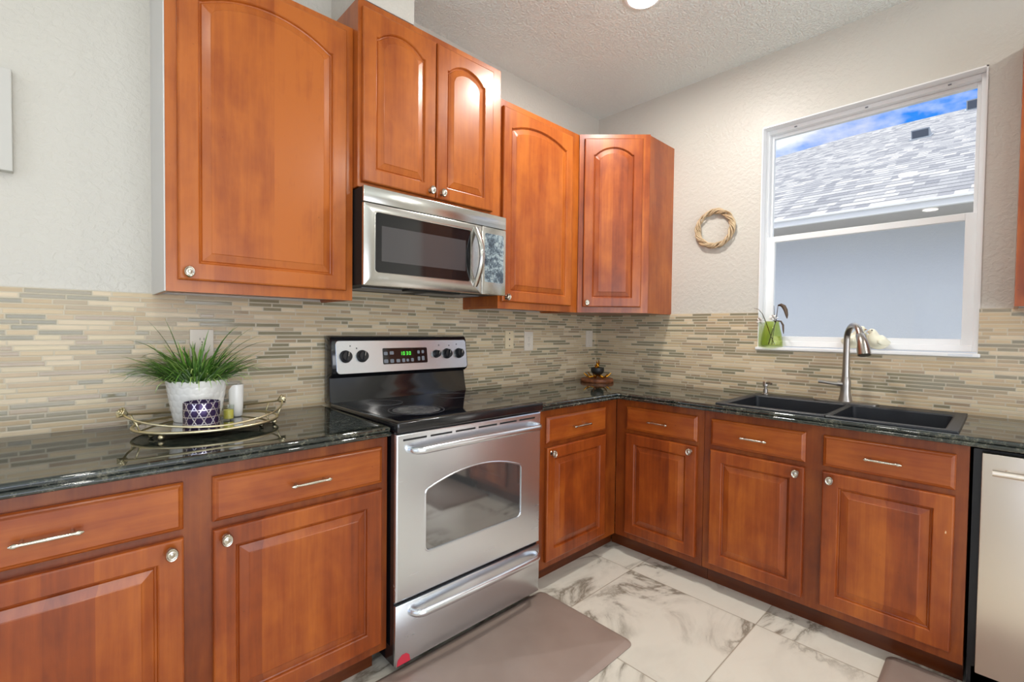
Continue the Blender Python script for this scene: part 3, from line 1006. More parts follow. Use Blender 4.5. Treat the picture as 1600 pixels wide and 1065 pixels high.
# seven-segment green clock
SEG = {'1': 'bc', '0': 'abcdef', '3': 'abgcd', '2': 'abged'}
mb = MB()
def seg_digit(mb, ch, x, s, w_, h_):
    t_ = 0.0022
    R_ = {'a': (0, h_ - t_, w_, h_), 'd': (0, 0, w_, t_), 'g': (0, h_ / 2 - t_ / 2, w_, h_ / 2 + t_ / 2), 'f': (0, h_ / 2, t_, h_), 'e': (0, 0, t_, h_ / 2),
          'b': (w_ - t_, h_ / 2, w_, h_), 'c': (w_ - t_, 0, w_, h_ / 2)}
    for k in SEG[ch]:
        a, b, c, e = R_[k]
        q = [(x + a, s + b), (x + c, s + b), (x + c, s + e), (x + a, s + e)]
        mb.loft([[M_cons(i, 0.0062, j) for i, j in q], [M_cons(i, 0.0068, j) for i, j in q]])
for ch, x in (('1', -1.722), ('0', -1.706), ('3', -1.688), ('0', -1.672)):
    seg_digit(mb, ch, x, 0.072, 0.0095, 0.017)
mb.build('clock_digits', M_LED, bg_o)
for x, r_ in ((-1.999, 0.0255), (-1.920, 0.0255), (-1.510, 0.019), (-1.442, 0.0245), (-1.363, 0.0245)):
    sc_ = 0.073
    def MK(a, b, w, x=x): return M_cons(x + a, w, sc_ + b)
    mb = MB().lathe([(0, 0.0045), (r_ * 1.12, 0.0045), (r_ * 1.12, 0.008), (r_, 0.010), (r_ * 0.92, 0.026), (r_ * 0.82, 0.030), (0, 0.030)], (0, 0, 0), 28, mat=MK)
    kb = mb.build('control_knob', M_BLACKP, bg_o, 40)
    a_ = 0.25
    def MG(u, w, s, x=x): return M_cons(x + u * math.cos(a_) + s * math.sin(a_), w, sc_ - u * math.sin(a_) + s * math.cos(a_))
    MB().box((-0.004, 0.030, -r_ * 0.8), (0.004, 0.038, r_ * 0.8), mat=MG, bevel=0.0015).build('knob_grip', M_BLACKP, kb)
    MB().box((-0.0008, 0.0381, 0.0), (0.0008, 0.0384, r_ * 0.75), mat=MG).build('knob_mark', M_ALMOND, kb)
mb = MB()
for x, s in ((-1.975, 0.121), (-1.945, 0.110), (-1.490, 0.118), (-1.425, 0.116), (-1.375, 0.122)):
    MB().lathe([(0, 0.0045), (0.003, 0.0045), (0.003, 0.0055), (0, 0.0055)], (0, 0, 0), 8, mat=lambda a, b, w, x=x, s=s: M_cons(x + a, w, s + b)).build('indicator_light', M_BLACKP, bg_o)
# oven door, with an arched window
def oven_loop(i, d, arch_):
    x0, x1, z0, z1 = -1.935 + i, -1.428 - i, 0.432 + i, 0.672 - i
    r = 0.022; P = []
    def arc(cx, cz, a0, a1, n=5):
        return [(cx + r * math.cos(a0 + (a1 - a0) * k / n), cz + r * math.sin(a0 + (a1 - a0) * k / n)) for k in range(n + 1)]
    P += arc(x0 + r, z0 + r, PI, 1.5 * PI) + arc(x1 - r, z0 + r, 1.5 * PI, 2 * PI)
    P += arc(x1 - r, z1 - r, 0, PI / 2 - 0.3)
    n = 12; a = P[-1]
    bz = x0 + r - (a[0] - (x1 - r))
    for k in range(1, n):
        t_ = k / n
        P.append((a[0] + (x0 + (x1 - a[0]) - a[0]) * t_, a[1] + arch_ * 4 * t_ * (1 - t_)))
    P += arc(x0 + r, z1 - r, PI / 2 + 0.3, PI)
    return [(x, d, z) for x, z in P]
mb = MB()
NL = len(oven_loop(0, 0, 0))
def door_outer(i, d):
    x0, x1, z0, z1 = RX0 + 0.003 + i, RX1 - 0.003 - i, 0.281 + i, 0.893 - i
    # project the window loop radially on to the door's rectangle so the loops match
    cx, cz = (x0 + x1) / 2, (z0 + z1) / 2; P = []
    corners = {}
    for k, (x, _, z) in enumerate(oven_loop(0, 0, 0.045)):
        dx, dz = x - (-1.6815), z - 0.57
        t_ = min(((x1 - cx) / abs(dx)) if abs(dx) > 1e-9 else 1e9, ((z1 - cz) / abs(dz)) if abs(dz) > 1e-9 else 1e9)
        P.append([cx + dx * t_, d, cz + dz * t_])
    for X_, Z_ in ((x0, z0), (x1, z0), (x1, z1), (x0, z1)):
        k = min(range(NL), key=lambda q: (P[q][0] - X_) ** 2 + (P[q][2] - Z_) ** 2)
        P[k][0], P[k][2] = X_, Z_
    return [tuple(p) for p in P]
mb.loft([door_outer(0, RF + 0.016), door_outer(0, RF + 0.006), door_outer(0.002, RF + 0.002), door_outer(0.006, RF), oven_loop(-0.004, RF, 0.045), oven_loop(-0.002, RF - 0.0015, 0.045),
         oven_loop(0.001, RF - 0.0015, 0.045), oven_loop(0.003, RF + 0.004, 0.045)], cap0=True, cap1=False)
od = mb.build('oven_door', M_STEEL, root, 25)
mb = MB(); mb.loft([oven_loop(0.0025, RF + 0.0035, 0.045), oven_loop(0.0025, RF + 0.008, 0.045)])
mb.build('window_glass', M_OVENGLASS, od)
for x, a in ((-1.487, 0.0),):
    pass
mb = MB()
sw = 0.100; gap = 0.0175
for k in range(6):
    x = RX0 + 0.030 + k * (sw + gap)
    MB().box((x, RF - 0.0006, 0.8665), (x + sw, RF + 0.003, 0.8735)).build('vent_slot', M_GAP, od)
def bow_handle(z, y0, x0, x1, parent, r=0.013, out=0.045):
    pts = []; n = 8
    for k in range(n + 1):
        a = PI / 2 * k / n
        pts.append((x0 + 0.04 * (1 - math.cos(a)) * 1.0, y0 - out * math.sin(a), z))
    pts = pts[:-1]
    for k in range(13):
        t_ = k / 12; pts.append((x0 + 0.04 + (x1 - x0 - 0.08) * t_, y0 - out - 0.010 * 4 * t_ * (1 - t_), z + 0.004 * 4 * t_ * (1 - t_)))
    for k in range(1, n + 1):
        a = PI / 2 * (1 - k / n)
        pts.append((x1 - 0.04 * (1 - math.cos(a)), y0 - out * math.sin(a), z))
    return MB().tube(pts, r, 12, sq=(1.05, 0.8)).build('handle', M_STEEL, parent, 60)
bow_handle(0.832, RF + 0.002, -2.006, -1.330, od)
sdw = MB().box((RX0 + 0.003, RF + 0.016, 0.045), (RX1 - 0.003, RF, 0.2685), bevel=0.004).build('storage_drawer', M_STEEL, root, 40)
bow_handle(0.231, RF + 0.002, -2.000, -1.332, sdw)
mb = MB()
L2 = [(-2.054, 0.047), (-1.998, 0.047), (-2.002, 0.070), (-2.014, 0.0805), (-2.032, 0.0815), (-2.050, 0.068)]
mb.loft([[(x, RF - 0.0002, z) for x, z in L2], [(x, RF - 0.0012, z) for x, z in L2]])
mb.build('red_sticker', M_RED, sdw)

# ------------------------------------------------------------------ microwave
MX0, MX1, MZ0, MZ1, MF = -2.0645, -1.3035, 1.4443, 1.8365, -0.400
root = thing('microwave', (-1.684, -0.2, MZ0), 'stainless over-the-range microwave under the two-door cabinet', 'microwave')
MB().box((MX0 + 0.004, -0.012, MZ0 + 0.004), (MX1 - 0.004, MF + 0.0135, MZ1), bevel=0.002).build('case', M_GAP, root)
mb = MB()
for k in range(2):
    MB().box((MX0 + 0.06 + k * 0.36, -0.10, MZ0 + 0.001), (MX0 + 0.34 + k * 0.36, -0.26, MZ0 + 0.0038)).build('grease_filter', M_GREY, root)
MB().box((MX0 + 0.24, -0.28, MZ0 - 0.004), (MX0 + 0.52, -0.345, MZ0 + 0.0038), bevel=0.002).build('cooktop_lamp', M_GAP, root)
XS = -1.4605
MB().box((MX0, MF + 0.013, 1.7735), (MX1, MF, MZ1), bevel=0.004).build('vent_grille', M_STEELM, root, 40)
md = MB()
W0 = rr(-2.013, -1.528, 1.501, 1.737, 0.012)
def proj_rect(W, x0, x1, z0, z1, i):
    x0 += i; x1 -= i; z0 += i; z1 -= i
    n = len(W) // 4; P = []
    for k in range(4):
        C = [(x1, z1), (x0, z1), (x0, z0), (x1, z0)][k]
        P += [C] * n
    return P
def MWl(P, d): return [(x, d, z) for x, z in P]
O0 = rr(MX0, XS - 0.001, MZ0, 1.7715, 0.004); O1 = rr(MX0 + 0.004, XS - 0.005, MZ0 + 0.004, 1.7675, 0.003)
md.loft([MWl(O0, MF + 0.013), MWl(O0, MF + 0.005), MWl(rr(MX0 + 0.0015, XS - 0.0025, MZ0 + 0.0015, 1.770, 0.0035), MF + 0.0015), MWl(O1, MF),
         MWl(rr(-2.0165, -1.5245, 1.4975, 1.7405, 0.014), MF), MWl(rr(-2.0145, -1.5265, 1.4995, 1.7385, 0.013), MF - 0.0015), MWl(rr(-2.0125, -1.5285, 1.5015, 1.7365, 0.012), MF + 0.003)], cap1=False)
mdo = md.build('door', M_STEELM, root, 30)
mb = MB(); mb.loft([MWl(rr(-2.013, -1.528, 1.501, 1.737, 0.012), MF + 0.0025), MWl(rr(-2.013, -1.528, 1.501, 1.737, 0.012), MF + 0.01)])
mb.build('window_glass', M_MWGLASS, mdo)
mb = MB(); mb.box((-1.985, MF + 0.0022, 1.546), (-1.557, MF + 0.0028, 1.688)); mb.build('window_screen', M_MWINNER, mdo)
MB().box((XS + 0.001, MF + 0.013, MZ0), (MX1, MF, 1.7715), bevel=0.004).build('control_panel', M_STEELM, root, 40)
mb = MB(); Lk = rr(-1.443, -1.3215, 1.505, 1.741, 0.010)
mb.loft([MWl(Lk, MF), MWl(Lk, MF - 0.0012)]); mb.build('keypad', M_PEEL, root)
pts = []
for k in range(17):
    t_ = k / 16
    pts.append((-1.500, MF + 0.002 - 0.052 * math.sin(PI * t_), 1.480 + 0.277 * t_))
MB().tube(pts, [0.013 if 0 < k < 16 else 0.011 for k in range(17)], 12, sq=(0.8, 1.15)).build('door_handle', M_STEELM, mdo, 60)
# maker's mark: a ring with a face and two letters
def M_logo(x, y, z): return (-1.9905 + x, MF - 0.0003 - y, 1.4785 + z)
mb = MB().lathe([(0.0072, 0), (0.0085, 0), (0.0085, 0.0006), (0.0072, 0.0006)], (0, 0, 0), 24, closed=True, mat=lambda a, b, w: M_logo(a, w, b))
mb.box((-0.0012, 0, -0.004), (-0.0004, 0.0006, 0.004), mat=M_logo).box((-0.0012, 0, -0.004), (0.003, 0.0006, -0.0031), mat=M_logo)
mb.box((0.0042, 0, -0.0004), (0.0075, 0.0006, 0.0004), mat=M_logo)
mb.build('logo_ring', M_CHROME, mdo)
text_mesh('LG', 0.017, lambda x, y, z: (-1.966 + x, MF - 0.0003 - y, 1.4785 + z), 'logo_letters', M_CHROME, mdo)

# ------------------------------------------------------------------ dishwasher
DY0, DY1 = -2.098, -2.70
root = thing('dishwasher', (-0.3, -2.39, 0), 'stainless steel dishwasher right of the sink cabinet', 'dishwasher')
MB().box((-0.03, -2.076, 0.02), (-0.565, DY1, 0.872)).build('tub', M_BLACKP, root)
dd = MB().box((-0.567, DY0, 0.092), (-0.612, DY1, 0.868), bevel=0.004).build('door', M_STEELD, root, 40)
MB().box((-0.52, DY0 + 0.01, 0.0), (-0.565, DY1, 0.09)).build('toe_panel', M_BLACKP, root)
mb = MB().tube([(-0.655, -2.125, 0.812), (-0.655, -2.66, 0.812)], 0.011, 12)
for y in (-2.16, -2.62): mb.tube([(-0.611, y, 0.812), (-0.655, y, 0.812)], 0.008, 10)
mb.build('bar_handle', M_STEELD, dd, 60)
# ------------------------------------------------------------------ sink, faucet, dispenser
root = thing('sink', (-0.32, -1.603, 0.73), 'black composite double bowl drop-in sink', 'sink')
def bowl(name, y0, y1, oy0, oy1):
    mb = MB(); n = 5; ZR = 0.9305
    ox0, ox1 = -0.606, -0.040
    ix0, ix1 = -0.572, -0.155
    def lp(x0, x1, a, b, r, z): return [(x, y, z) for x, y in rr(x0, x1, a, b, r, n)]
    ro = 0.004
    mb.loft([lp(ox0, ox1, oy0, oy1, ro, 0.9222), lp(ox0, ox1, oy0, oy1, ro, 0.9270), lp(ox0 + 0.003, ox1 - 0.003, oy0 + 0.0015, oy1 - 0.0015, ro, ZR),
             lp(ix0 - 0.006, ix1 + 0.006, y0 - 0.006, y1 + 0.006, 0.022, ZR), lp(ix0, ix1, y0, y1, 0.02, ZR - 0.006),
             lp(ix0 + 0.006, ix1 - 0.006, y0 + 0.006, y1 - 0.006, 0.02, 0.76), lp(ix0 + 0.03, ix1 - 0.03, y0 + 0.03, y1 - 0.03, 0.02, 0.735)], cap0=False)
    return mb.build(name, M_SINK, root, 35, recalc=False)
b1 = bowl('bowl', -1.618, -1.205, -1.628, -1.170)
b2 = bowl('bowl', -1.998, -1.640, -2.038, -1.6285)
mb = MB()
for y in (-1.41, -1.82):
    MB().lathe([(0, 0.7352), (0.038, 0.7352), (0.042, 0.738), (0.030, 0.739), (0, 0.737)], (-0.36, y, 0), 24).build('drain', M_CHROME, root, 40)

root = thing('faucet', (-0.095, -1.600, 0.9305), 'brushed pull-down kitchen faucet with a side lever behind the sink', 'faucet')
mb = MB()
Lp = rr(-0.128, -0.062, -1.735, -1.465, 0.030, 6)
mb.loft([[(x, y, 0.9306) for x, y in Lp], [(x, y, 0.936) for x, y in Lp], [(x, y, 0.938) for x, y in rr(-0.125, -0.065, -1.732, -1.468, 0.027, 6)]])
mb.build('deck_plate', M_FAUCET, root, 40)
mb = MB()
mb.lathe([(0, 0.936), (0.030, 0.936), (0.029, 0.944), (0.024, 0.965), (0.0215, 0.99), (0.022, 1.015), (0.0215, 1.035), (0.017, 1.06), (0.0, 1.062)], (-0.095, -1.600, 0), 24)
mb.build('body', M_FAUCET, root, 50)
fd = Vector((-0.84, -0.54, 0)).normalized()
ctr = Vector((-0.095, -1.600, 0))
pts = [ctr + Vector((0, 0, z)) for z in (1.04, 1.10, 1.16, 1.21, 1.245)]
R_ = 0.070
for k in range(1, 11):
    a = PI * 0.86 * k / 10
    pts.append(ctr + fd * (R_ - R_ * math.cos(a)) + Vector((0, 0, 1.245 + R_ * math.sin(a))))
rad = [0.0175, 0.0155, 0.0145, 0.014] + [0.0138] * 11
MB().tube(pts, rad, 14).build('neck', M_FAUCET, root, 60)
e = pts[-1]; dirv = (pts[-1] - pts[-2]).normalized()
hp = [e - dirv * 0.004, e + dirv * 0.004, e + dirv * 0.006, e + dirv * 0.05]
hp += [e + dirv * 0.05 + (dirv * 0.6 + Vector((0, 0, -0.4))) * 0.035, e + dirv * 0.05 + (dirv * 0.6 + Vector((0, 0, -0.4))) * 0.062]
MB().tube(hp, [0.0160, 0.0160, 0.0185, 0.022, 0.0265, 0.0275], 16).build('spray_head', M_FAUCET, root, 50)
tip = hp[-1]; td = (hp[-1] - hp[-2]).normalized()
MB().tube([tip + td * 0.0002, tip + td * 0.002], 0.0235, 16).build('spray_face', M_BLACKP, root)
mb = MB()
mb.tube([ctr + Vector((-0.006, 0.012, 1.022)), ctr + Vector((-0.012, 0.034, 1.024))], [0.015, 0.0145], 14)
mb.tube([ctr + Vector((-0.012, 0.030, 1.022)), ctr + Vector((-0.020, 0.055, 1.024)), ctr + Vector((-0.026, 0.085, 1.028)), ctr + Vector((-0.030, 0.110, 1.030))], [0.0135, 0.011, 0.0115, 0.0125], 10, sq=(0.7, 1.0))
mb.build('lever', M_FAUCET, root, 50)
root = thing('soap_dispenser', (-0.095, -1.232, 0.9305), 'small built-in soap dispenser pump at the left back corner of the sink', 'dispenser')
MB().lathe([(0, 0.9306), (0.020, 0.9306), (0.020, 0.936), (0.013, 0.940), (0.012, 0.962), (0.0, 0.962)], (-0.095, -1.232, 0), 18).build('collar', M_FAUCET, root, 40)
mb = MB().lathe([(0, 0.962), (0.007, 0.962), (0.007, 0.975), (0.014, 0.978), (0.0145, 0.998), (0.011, 1.003), (0, 1.004)], (-0.095, -1.232, 0), 18)
mb.tube([(-0.098, -1.236, 0.995), (-0.125, -1.262, 1.002), (-0.140, -1.275, 0.997)], [0.008, 0.0065, 0.005], 10)
mb.build('pump_head', M_FAUCET, root, 50)

# ------------------------------------------------------------------ outlets on the mosaic
def plate(x0, x1, z0, z1, label, m, kind):
    root = thing('outlet', ((x0 + x1) / 2, -0.008, z0), label, 'outlet' if kind != 'blank' else 'wall plate')
    root.name = 'wall_plate' if kind == 'blank' else ('outlet' if kind != 'switch' else 'light_switch')
    BASE[root.name] = Vector(root.location)
    if kind == 'switch': root['category'] = 'switch'
    dpt = -0.016
    MB().box((x0, -0.0082, z0), (x1, dpt, z1), bevel=0.002).build('cover_plate', m, root)
    cx, cz = (x0 + x1) / 2, (z0 + z1) / 2
    mb = MB()
    def dot(x, z, r): mb.lathe([(0, dpt - 0.0004), (r, dpt - 0.0004), (r, dpt + 0.001), (0, dpt + 0.001)], (0, 0, 0), 10, mat=lambda a, b, w: (x + a, w, z + b))
    if kind == 'blank':
        for k, r in ((-0.038, 0.004), (0.002, 0.0055), (0.040, 0.004)):
            mb = MB(); dot(cx, cz + k, r); mb.build('screw_hole', M_SLOT, root)
    elif kind == 'duplex':
        for s in (-1, 1):
            for q in (-0.0065, 0.0065): mb.box((cx + q - 0.001, dpt - 0.0004, cz + s * 0.021 - 0.004), (cx + q + 0.001, dpt + 0.001, cz + s * 0.021 + 0.005))
            dot(cx, cz + s * 0.021 - 0.011, 0.0022)
        dot(cx, cz, 0.002)
    else:
        for s in (-1, 1):
            mb = MB(); dot(cx, cz + s * 0.048, 0.002); mb.build('screw', M_SLOT, root)
    if kind == 'duplex': mb.build('slots', M_SLOT, root)
    mb = MB()
    if kind == 'duplex':
        for s in (-1, 1):
            Lo = rr(cx - 0.016, cx + 0.016, cz + s * 0.021 - 0.0145, cz + s * 0.021 + 0.0145, 0.010, 4)
            mb.loft([[(x, dpt + 0.0004, z) for x, z in Lo], [(x, dpt - 0.0002, z) for x, z in Lo]])
        mb.build('receptacle', m, root)
    elif kind == 'switch':
        mb.box((cx - 0.016, dpt, cz - 0.033), (cx + 0.016, dpt - 0.002, cz + 0.033), bevel=0.001); mb.build('rocker', m, root)
    return root
plate(-0.946, -0.876, 1.157, 1.268, 'ivory blank wall plate with three screw holes, nearest the range', M_IVORY, 'blank')
plate(-0.778, -0.700, 1.141, 1.264, 'almond duplex outlet on the backsplash just right of the ivory blank plate', M_ALMOND, 'duplex')
plate(-0.135, -0.060, 1.151, 1.272, 'almond wall switch beside the room corner, above the wood slice ornament', M_ALMOND, 'switch')
plate(-2.574, -2.496, 1.145, 1.262, 'almond outlet half hidden behind the grass plant', M_ALMOND, 'duplex')

# ------------------------------------------------------------------ wreath, canvas, ceiling lights
mb = MB()
wc = Vector((-0.022, -0.896, 1.910))
random.seed(3)
for k in range(9):
    ph = 2 * PI * k / 9; tw = random.choice((4, 5, 6)); rb_ = 0.011 + 0.003 * random.random()
    pts = []
    for i in range(72):
        a = 2 * PI * i / 72
        q = ph + tw * a
        r = 0.106 + rb_ * math.cos(q) + 0.004 * math.sin(2 * a + k)
        pts.append(wc + Vector((rb_ * 0.85 * math.sin(q), r * math.cos(a), r * math.sin(a))))
    mb.tube(pts, 0.0042, 6, closed=True)
o = mb.build('wreath', M_WICKER, None, 180, base=wc)
tagged(o, 'small bare twisted willow twig wreath hanging on the wall left of the window', 'wreath')
o = MB().box((-3.62, -0.0005, 1.742), (-3.028, -0.036, 2.052), bevel=0.003).build('wall_canvas', M_CANVAS, None, base=(-3.3, 0, 1.742))
tagged(o, 'plain grey canvas panel on the wall at the left edge of the photo', 'picture')
for i, (x, y) in enumerate(CANS):
    lab = ['round flush ceiling light over the corner, at the top of the photo', 'round flush ceiling light near the left wall cabinets', 'added, unseen round ceiling light behind, near the window wall',
           'added, unseen round ceiling light behind the camera', 'added, unseen round ceiling light at the far left of the back wall', 'added, unseen round ceiling light at the far left behind'][i]
    r_ = thing('ceiling_light', (x, y, H), lab, 'ceiling light', 'recessed ceiling lights')
    MB().lathe([(0.070, H - 0.001), (0.090, H - 0.001), (0.088, H - 0.010), (0.072, H - 0.014)], (x, y, 0), 40, closed=True).build('trim_ring', M_TRIM, r_, 60)
    MB().lathe([(0, H - 0.028), (0.040, H - 0.027), (0.064, H - 0.022), (0.0715, H - 0.013), (0.0715, H - 0.004), (0, H - 0.004)], (x, y, 0), 40).build('lens', M_LENS, r_, 180)

# ------------------------------------------------------------------ mats on the floor
def floor_mat(x0, x1, y0, y1, label, kz=0.018):
    mb = MB(); n = 6
    L = lambda i, z, r: [(x, y, z) for x, y in rr(x0 + i, x1 - i, y0 + i, y1 - i, r, n)]
    mb.loft([L(0.002, 0.0004, 0.03), L(0.0, 0.004, 0.032), L(0.006, 0.011, 0.03), L(0.020, 0.0165, 0.025), L(0.026, 0.018, 0.022)])
    o = mb.build('floor_mat', M_MAT, None, 60, base=((x0 + x1) / 2, (y0 + y1) / 2, 0))
    tagged(o, label, 'mat', 'brown anti-fatigue mats')
floor_mat(-2.17, -1.245, -1.135, -0.618, 'brown foam floor mat in front of the range')
floor_mat(-1.02, -0.560, -2.75, -1.853, 'brown foam floor mat in front of the sink, bottom right of the photo')

# ------------------------------------------------------------------ tray and the things on it
TC = Vector((-2.552, -0.240, 0)); TZ = 0.945
ra, rb = 0.213, 0.185
root = thing('serving_tray', (TC.x, TC.y, CTOP), 'oval gold wire tray with a mirrored plate and rose finials', 'tray')
def ell(a, s=1.0, z=0.0): return Vector((TC.x + ra * s * math.cos(a), TC.y + rb * s * math.sin(a), z))
MB().loft([[ell(2 * PI * k / 64, 0.985, TZ - 0.004) for k in range(64)], [ell(2 * PI * k / 64, 0.985, TZ - 0.0005) for k in range(64)]]).build('mirror_plate', M_MIRROR, root)
mb = MB()
mb.tube([ell(2 * PI * k / 64, 1.0, TZ - 0.001) for k in range(64)], 0.0048, 8, closed=True)
mb.build('rim', M_GOLD, root, 180)
mb = MB()
for s in (1, -1):
    pts = []
    for k in range(25):
        t_ = k / 24; a = PI * t_ * s
        z = TZ + 0.012 + 0.038 * abs(2 * t_ - 1) ** 1.6
        pts.append(ell(a, 1.0 + 0.10 * abs(2 * t_ - 1) ** 2, z))
    mb.tube(pts, 0.0034, 8)
    for q in (0.12, 0.88):
        a = PI * q * s
        mb.tube([ell(a, 1.0, TZ), ell(a, 1.06, TZ + 0.036)], 0.0028, 6)
mb.build('gallery_rail', M_GOLD, root, 180)
for a in (0.45, PI - 0.75, PI + 0.75, -0.45):
    p = ell(a, 0.97)
    MB().sphere((p.x, p.y, CTOP + 0.0088), 0.0088, 8).build('ball_foot', M_GOLD, root, 180)
for s in (1, -1):
    c = ell(0 if s > 0 else PI, 1.10, TZ + 0.053)
    mb = MB()
    for lay, (r0, nn) in enumerate(((0.006, 4), (0.012, 5), (0.018, 6))):
        for k in range(nn):
            a = 2 * PI * k / nn + lay * 0.5
            ax = Vector((s * 0.85, -0.25, 0.45)).normalized()
            e1 = ax.orthogonal().normalized(); e2 = ax.cross(e1)
            rows = []
            for i in range(4):
                t_ = i / 3
                rad = r0 * (0.35 + 0.65 * t_)
                L = []
                for j in range(5):
                    b = a + (j / 4 - 0.5) * 1.5 * (1 - 0.3 * t_)
                    L.append(c + ax * (0.020 * t_ - 0.004 * lay - 0.004) + (e1 * math.cos(b) + e2 * math.sin(b)) * rad)
                rows.append(mb.vs(L))
            for r0_, r1_ in zip(rows[:-1], rows[1:]):
                for j in range(4): mb.face([r0_[j], r0_[j + 1], r1_[j + 1], r1_[j]])
    ob = mb.build('rose_finial', M_GOLD, root, 180, recalc=False)
    so_ = ob.modifiers.new('thick', 'SOLIDIFY'); so_.thickness = 0.001

# pot with embossed hexagons
PC = Vector((-2.580, -0.185, TZ))
root = thing('potted_grass', tuple(PC), 'artificial grass plant in a white pot embossed with hexagons, on the tray', 'plant')
mb = MB(); nu, nv = 144, 48; hp_ = 0.142
def hexd(u, v, s):
    # distance to the border of a hexagonal cell
    q = math.sqrt(3)
    best = []
    for ox, oy in ((0, 0), (0.5, q / 2)):
        x = u / s - ox; y = v / s - oy
        fx = x - math.floor(x + 0.5); fy = y - q * math.floor(y / q + 0.5)
        best.append((fx * fx + fy * fy, fx, fy))
    _, fx, fy = min(best)
    fx, fy = abs(fx), abs(fy)
    return 0.5 - max(fx, fx * 0.5 + fy * q / 2)
rows = []
for j in range(nv + 1):
    t_ = j / nv; L = []
    R0 = 0.068 + 0.024 * (t_ ** 0.8)
    for i in range(nu):
        a = 2 * PI * i / nu
        cell = 2 * PI * 0.08 / 20
        dd_ = hexd(a * 0.08, t_ * hp_, cell)
        e_ = min(1, dd_ / 0.16) if 0.06 < t_ < 0.96 else 1.0
        r = R0 + 0.0014 * (e_ - 1)
        L.append((PC.x + r * math.cos(a), PC.y + r * math.sin(a), TZ + 0.0003 + t_ * hp_))
    rows.append(L)
for r, z in ((0.090, hp_ + 0.001), (0.088, hp_), (0.086, hp_ - 0.03)):
    rows.append([(PC.x + r * math.cos(2 * PI * i / nu), PC.y + r * math.sin(2 * PI * i / nu), TZ + z) for i in range(nu)])
mb.loft(rows)
mb.build('pot', M_CERAMIC, root, 60)
mb = MB(); random.seed(21)
tones = []
def blade(root_p, az, lean, length, droop, width, tone):
    n = 9; p = Vector(root_p); el = PI / 2 - lean
    rows = []
    side = Vector((-math.sin(az), math.cos(az), 0))
    for i in range(n + 1):
        t_ = i / n
        w_ = width * (0.7 + 0.6 * t_) * (1 - t_ ** 2.2) + 0.0003
        d_ = Vector((math.cos(az) * math.cos(el), math.sin(az) * math.cos(el), math.sin(el)))
        if p.y > -0.022: p.y = -0.022   # the leaf tips bend along the tiles
        up_ = d_.cross(side)
        rows.append(mb.vs([p - side * w_, p + up_ * w_ * -0.35, p + side * w_]))
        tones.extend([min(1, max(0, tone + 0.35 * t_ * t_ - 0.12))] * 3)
        p = p + d_ * (length / n); el -= droop / n * (0.4 + 1.3 * t_)
    for a, b in zip(rows[:-1], rows[1:]):
        mb.face([a[0], a[1], b[1], b[0]]); mb.face([a[1], a[2], b[2], b[1]])
ZP = TZ + hp_ - 0.02
for k in range(330):
    az = random.uniform(0, 2 * PI); rr_ = 0.072 * math.sqrt(random.random())
    q = rr_ / 0.072
    a2 = az + random.uniform(-0.5, 0.5)
    blade((PC.x + rr_ * math.cos(az), PC.y + rr_ * math.sin(az), ZP), a2, random.uniform(0.05, 0.35) + 0.72 * q, random.uniform(0.11, 0.215), random.uniform(0.3, 1.7), random.uniform(0.0024, 0.0040), random.uniform(0.1, 0.85))
for k in range(46):   # short low blades over the rim
    az = random.uniform(0, 2 * PI)
    blade((PC.x + 0.074 * math.cos(az), PC.y + 0.074 * math.sin(az), ZP + 0.008), az, random.uniform(0.75, 1.05), random.uniform(0.09, 0.15), random.uniform(1.4, 2.4), random.uniform(0.002, 0.003), random.uniform(0.5, 0.9))
# the long blades that give the outline; azimuth 0 is along +x (to the right)
CR = Vector((math.cos(yaw), -math.sin(yaw), 0)); azr = math.atan2(CR.y, CR.x)
for az, lean, ln, dr_ in ((azr + PI + 0.1, 0.55, 0.235, 1.25), (azr + PI - 0.25, 0.7, 0.23, 1.6), (azr + PI + 0.4, 0.30, 0.21, 0.5), (azr + PI + 0.15, 0.22, 0.20, 0.25), (azr + 0.15, 0.4, 0.215, 0.75),
                          (azr - 0.2, 0.30, 0.215, 0.9), (azr + 0.05, 0.62, 0.25, 1.15), (azr + 0.3, 0.2, 0.20, 0.7), (azr - 0.1, 0.95, 0.25, 0.8), (azr + PI, 1.0, 0.20, 0.9), (azr + PI - 0.1, 0.9, 0.22, 1.35),
                          (azr - 0.35, 0.8, 0.2, 1.5), (azr + 0.12, 0.5, 0.225, 1.0)):
    blade((PC.x + 0.03 * math.cos(az), PC.y + 0.03 * math.sin(az), ZP), az, lean, ln * 1.22, dr_, 0.0040, random.uniform(0.05, 0.35))
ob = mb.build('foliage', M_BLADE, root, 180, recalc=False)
at = ob.data.attributes.new('tone', 'FLOAT', 'POINT')
for i, v_ in enumerate(tones): at.data[i].value = v_
MB().lathe([(0, hp_ - 0.024), (0.084, hp_ - 0.024), (0.084, hp_ - 0.034), (0, hp_ - 0.034)], tuple(PC), 32).build('moss_bed', simple('dark_moss', rgb(48, 50, 30), 0.9), root)


def uv_cyl(c, prof, n, name, m, parent, smooth=40):
    mb = MB(); uvl = mb.bm.loops.layers.uv.new('UVMap')
    rows = []; s_ = 0; acc = []
    for k, (r, z) in enumerate(prof):
        rows.append(mb.vs([(c[0] + r * math.cos(2 * PI * i / n), c[1] + r * math.sin(2 * PI * i / n), c[2] + z) for i in range(n)]))
        acc.append(z)
    R0 = max(r for r, z in prof)
    for k in range(len(rows) - 1):
        for i in range(n):
            j = (i + 1) % n
            f = mb.bm.faces.new([rows[k][i], rows[k][j], rows[k + 1][j], rows[k + 1][i]])
            for lp, (a, b) in zip(f.loops, ((i, k), (i + 1, k), (i + 1, k + 1), (i, k + 1))):
                lp[uvl].uv = (2 * PI * R0 * a / n, acc[b])
    f = mb.bm.faces.new(rows[0][::-1])
    return mb.build(name, m, parent, smooth)


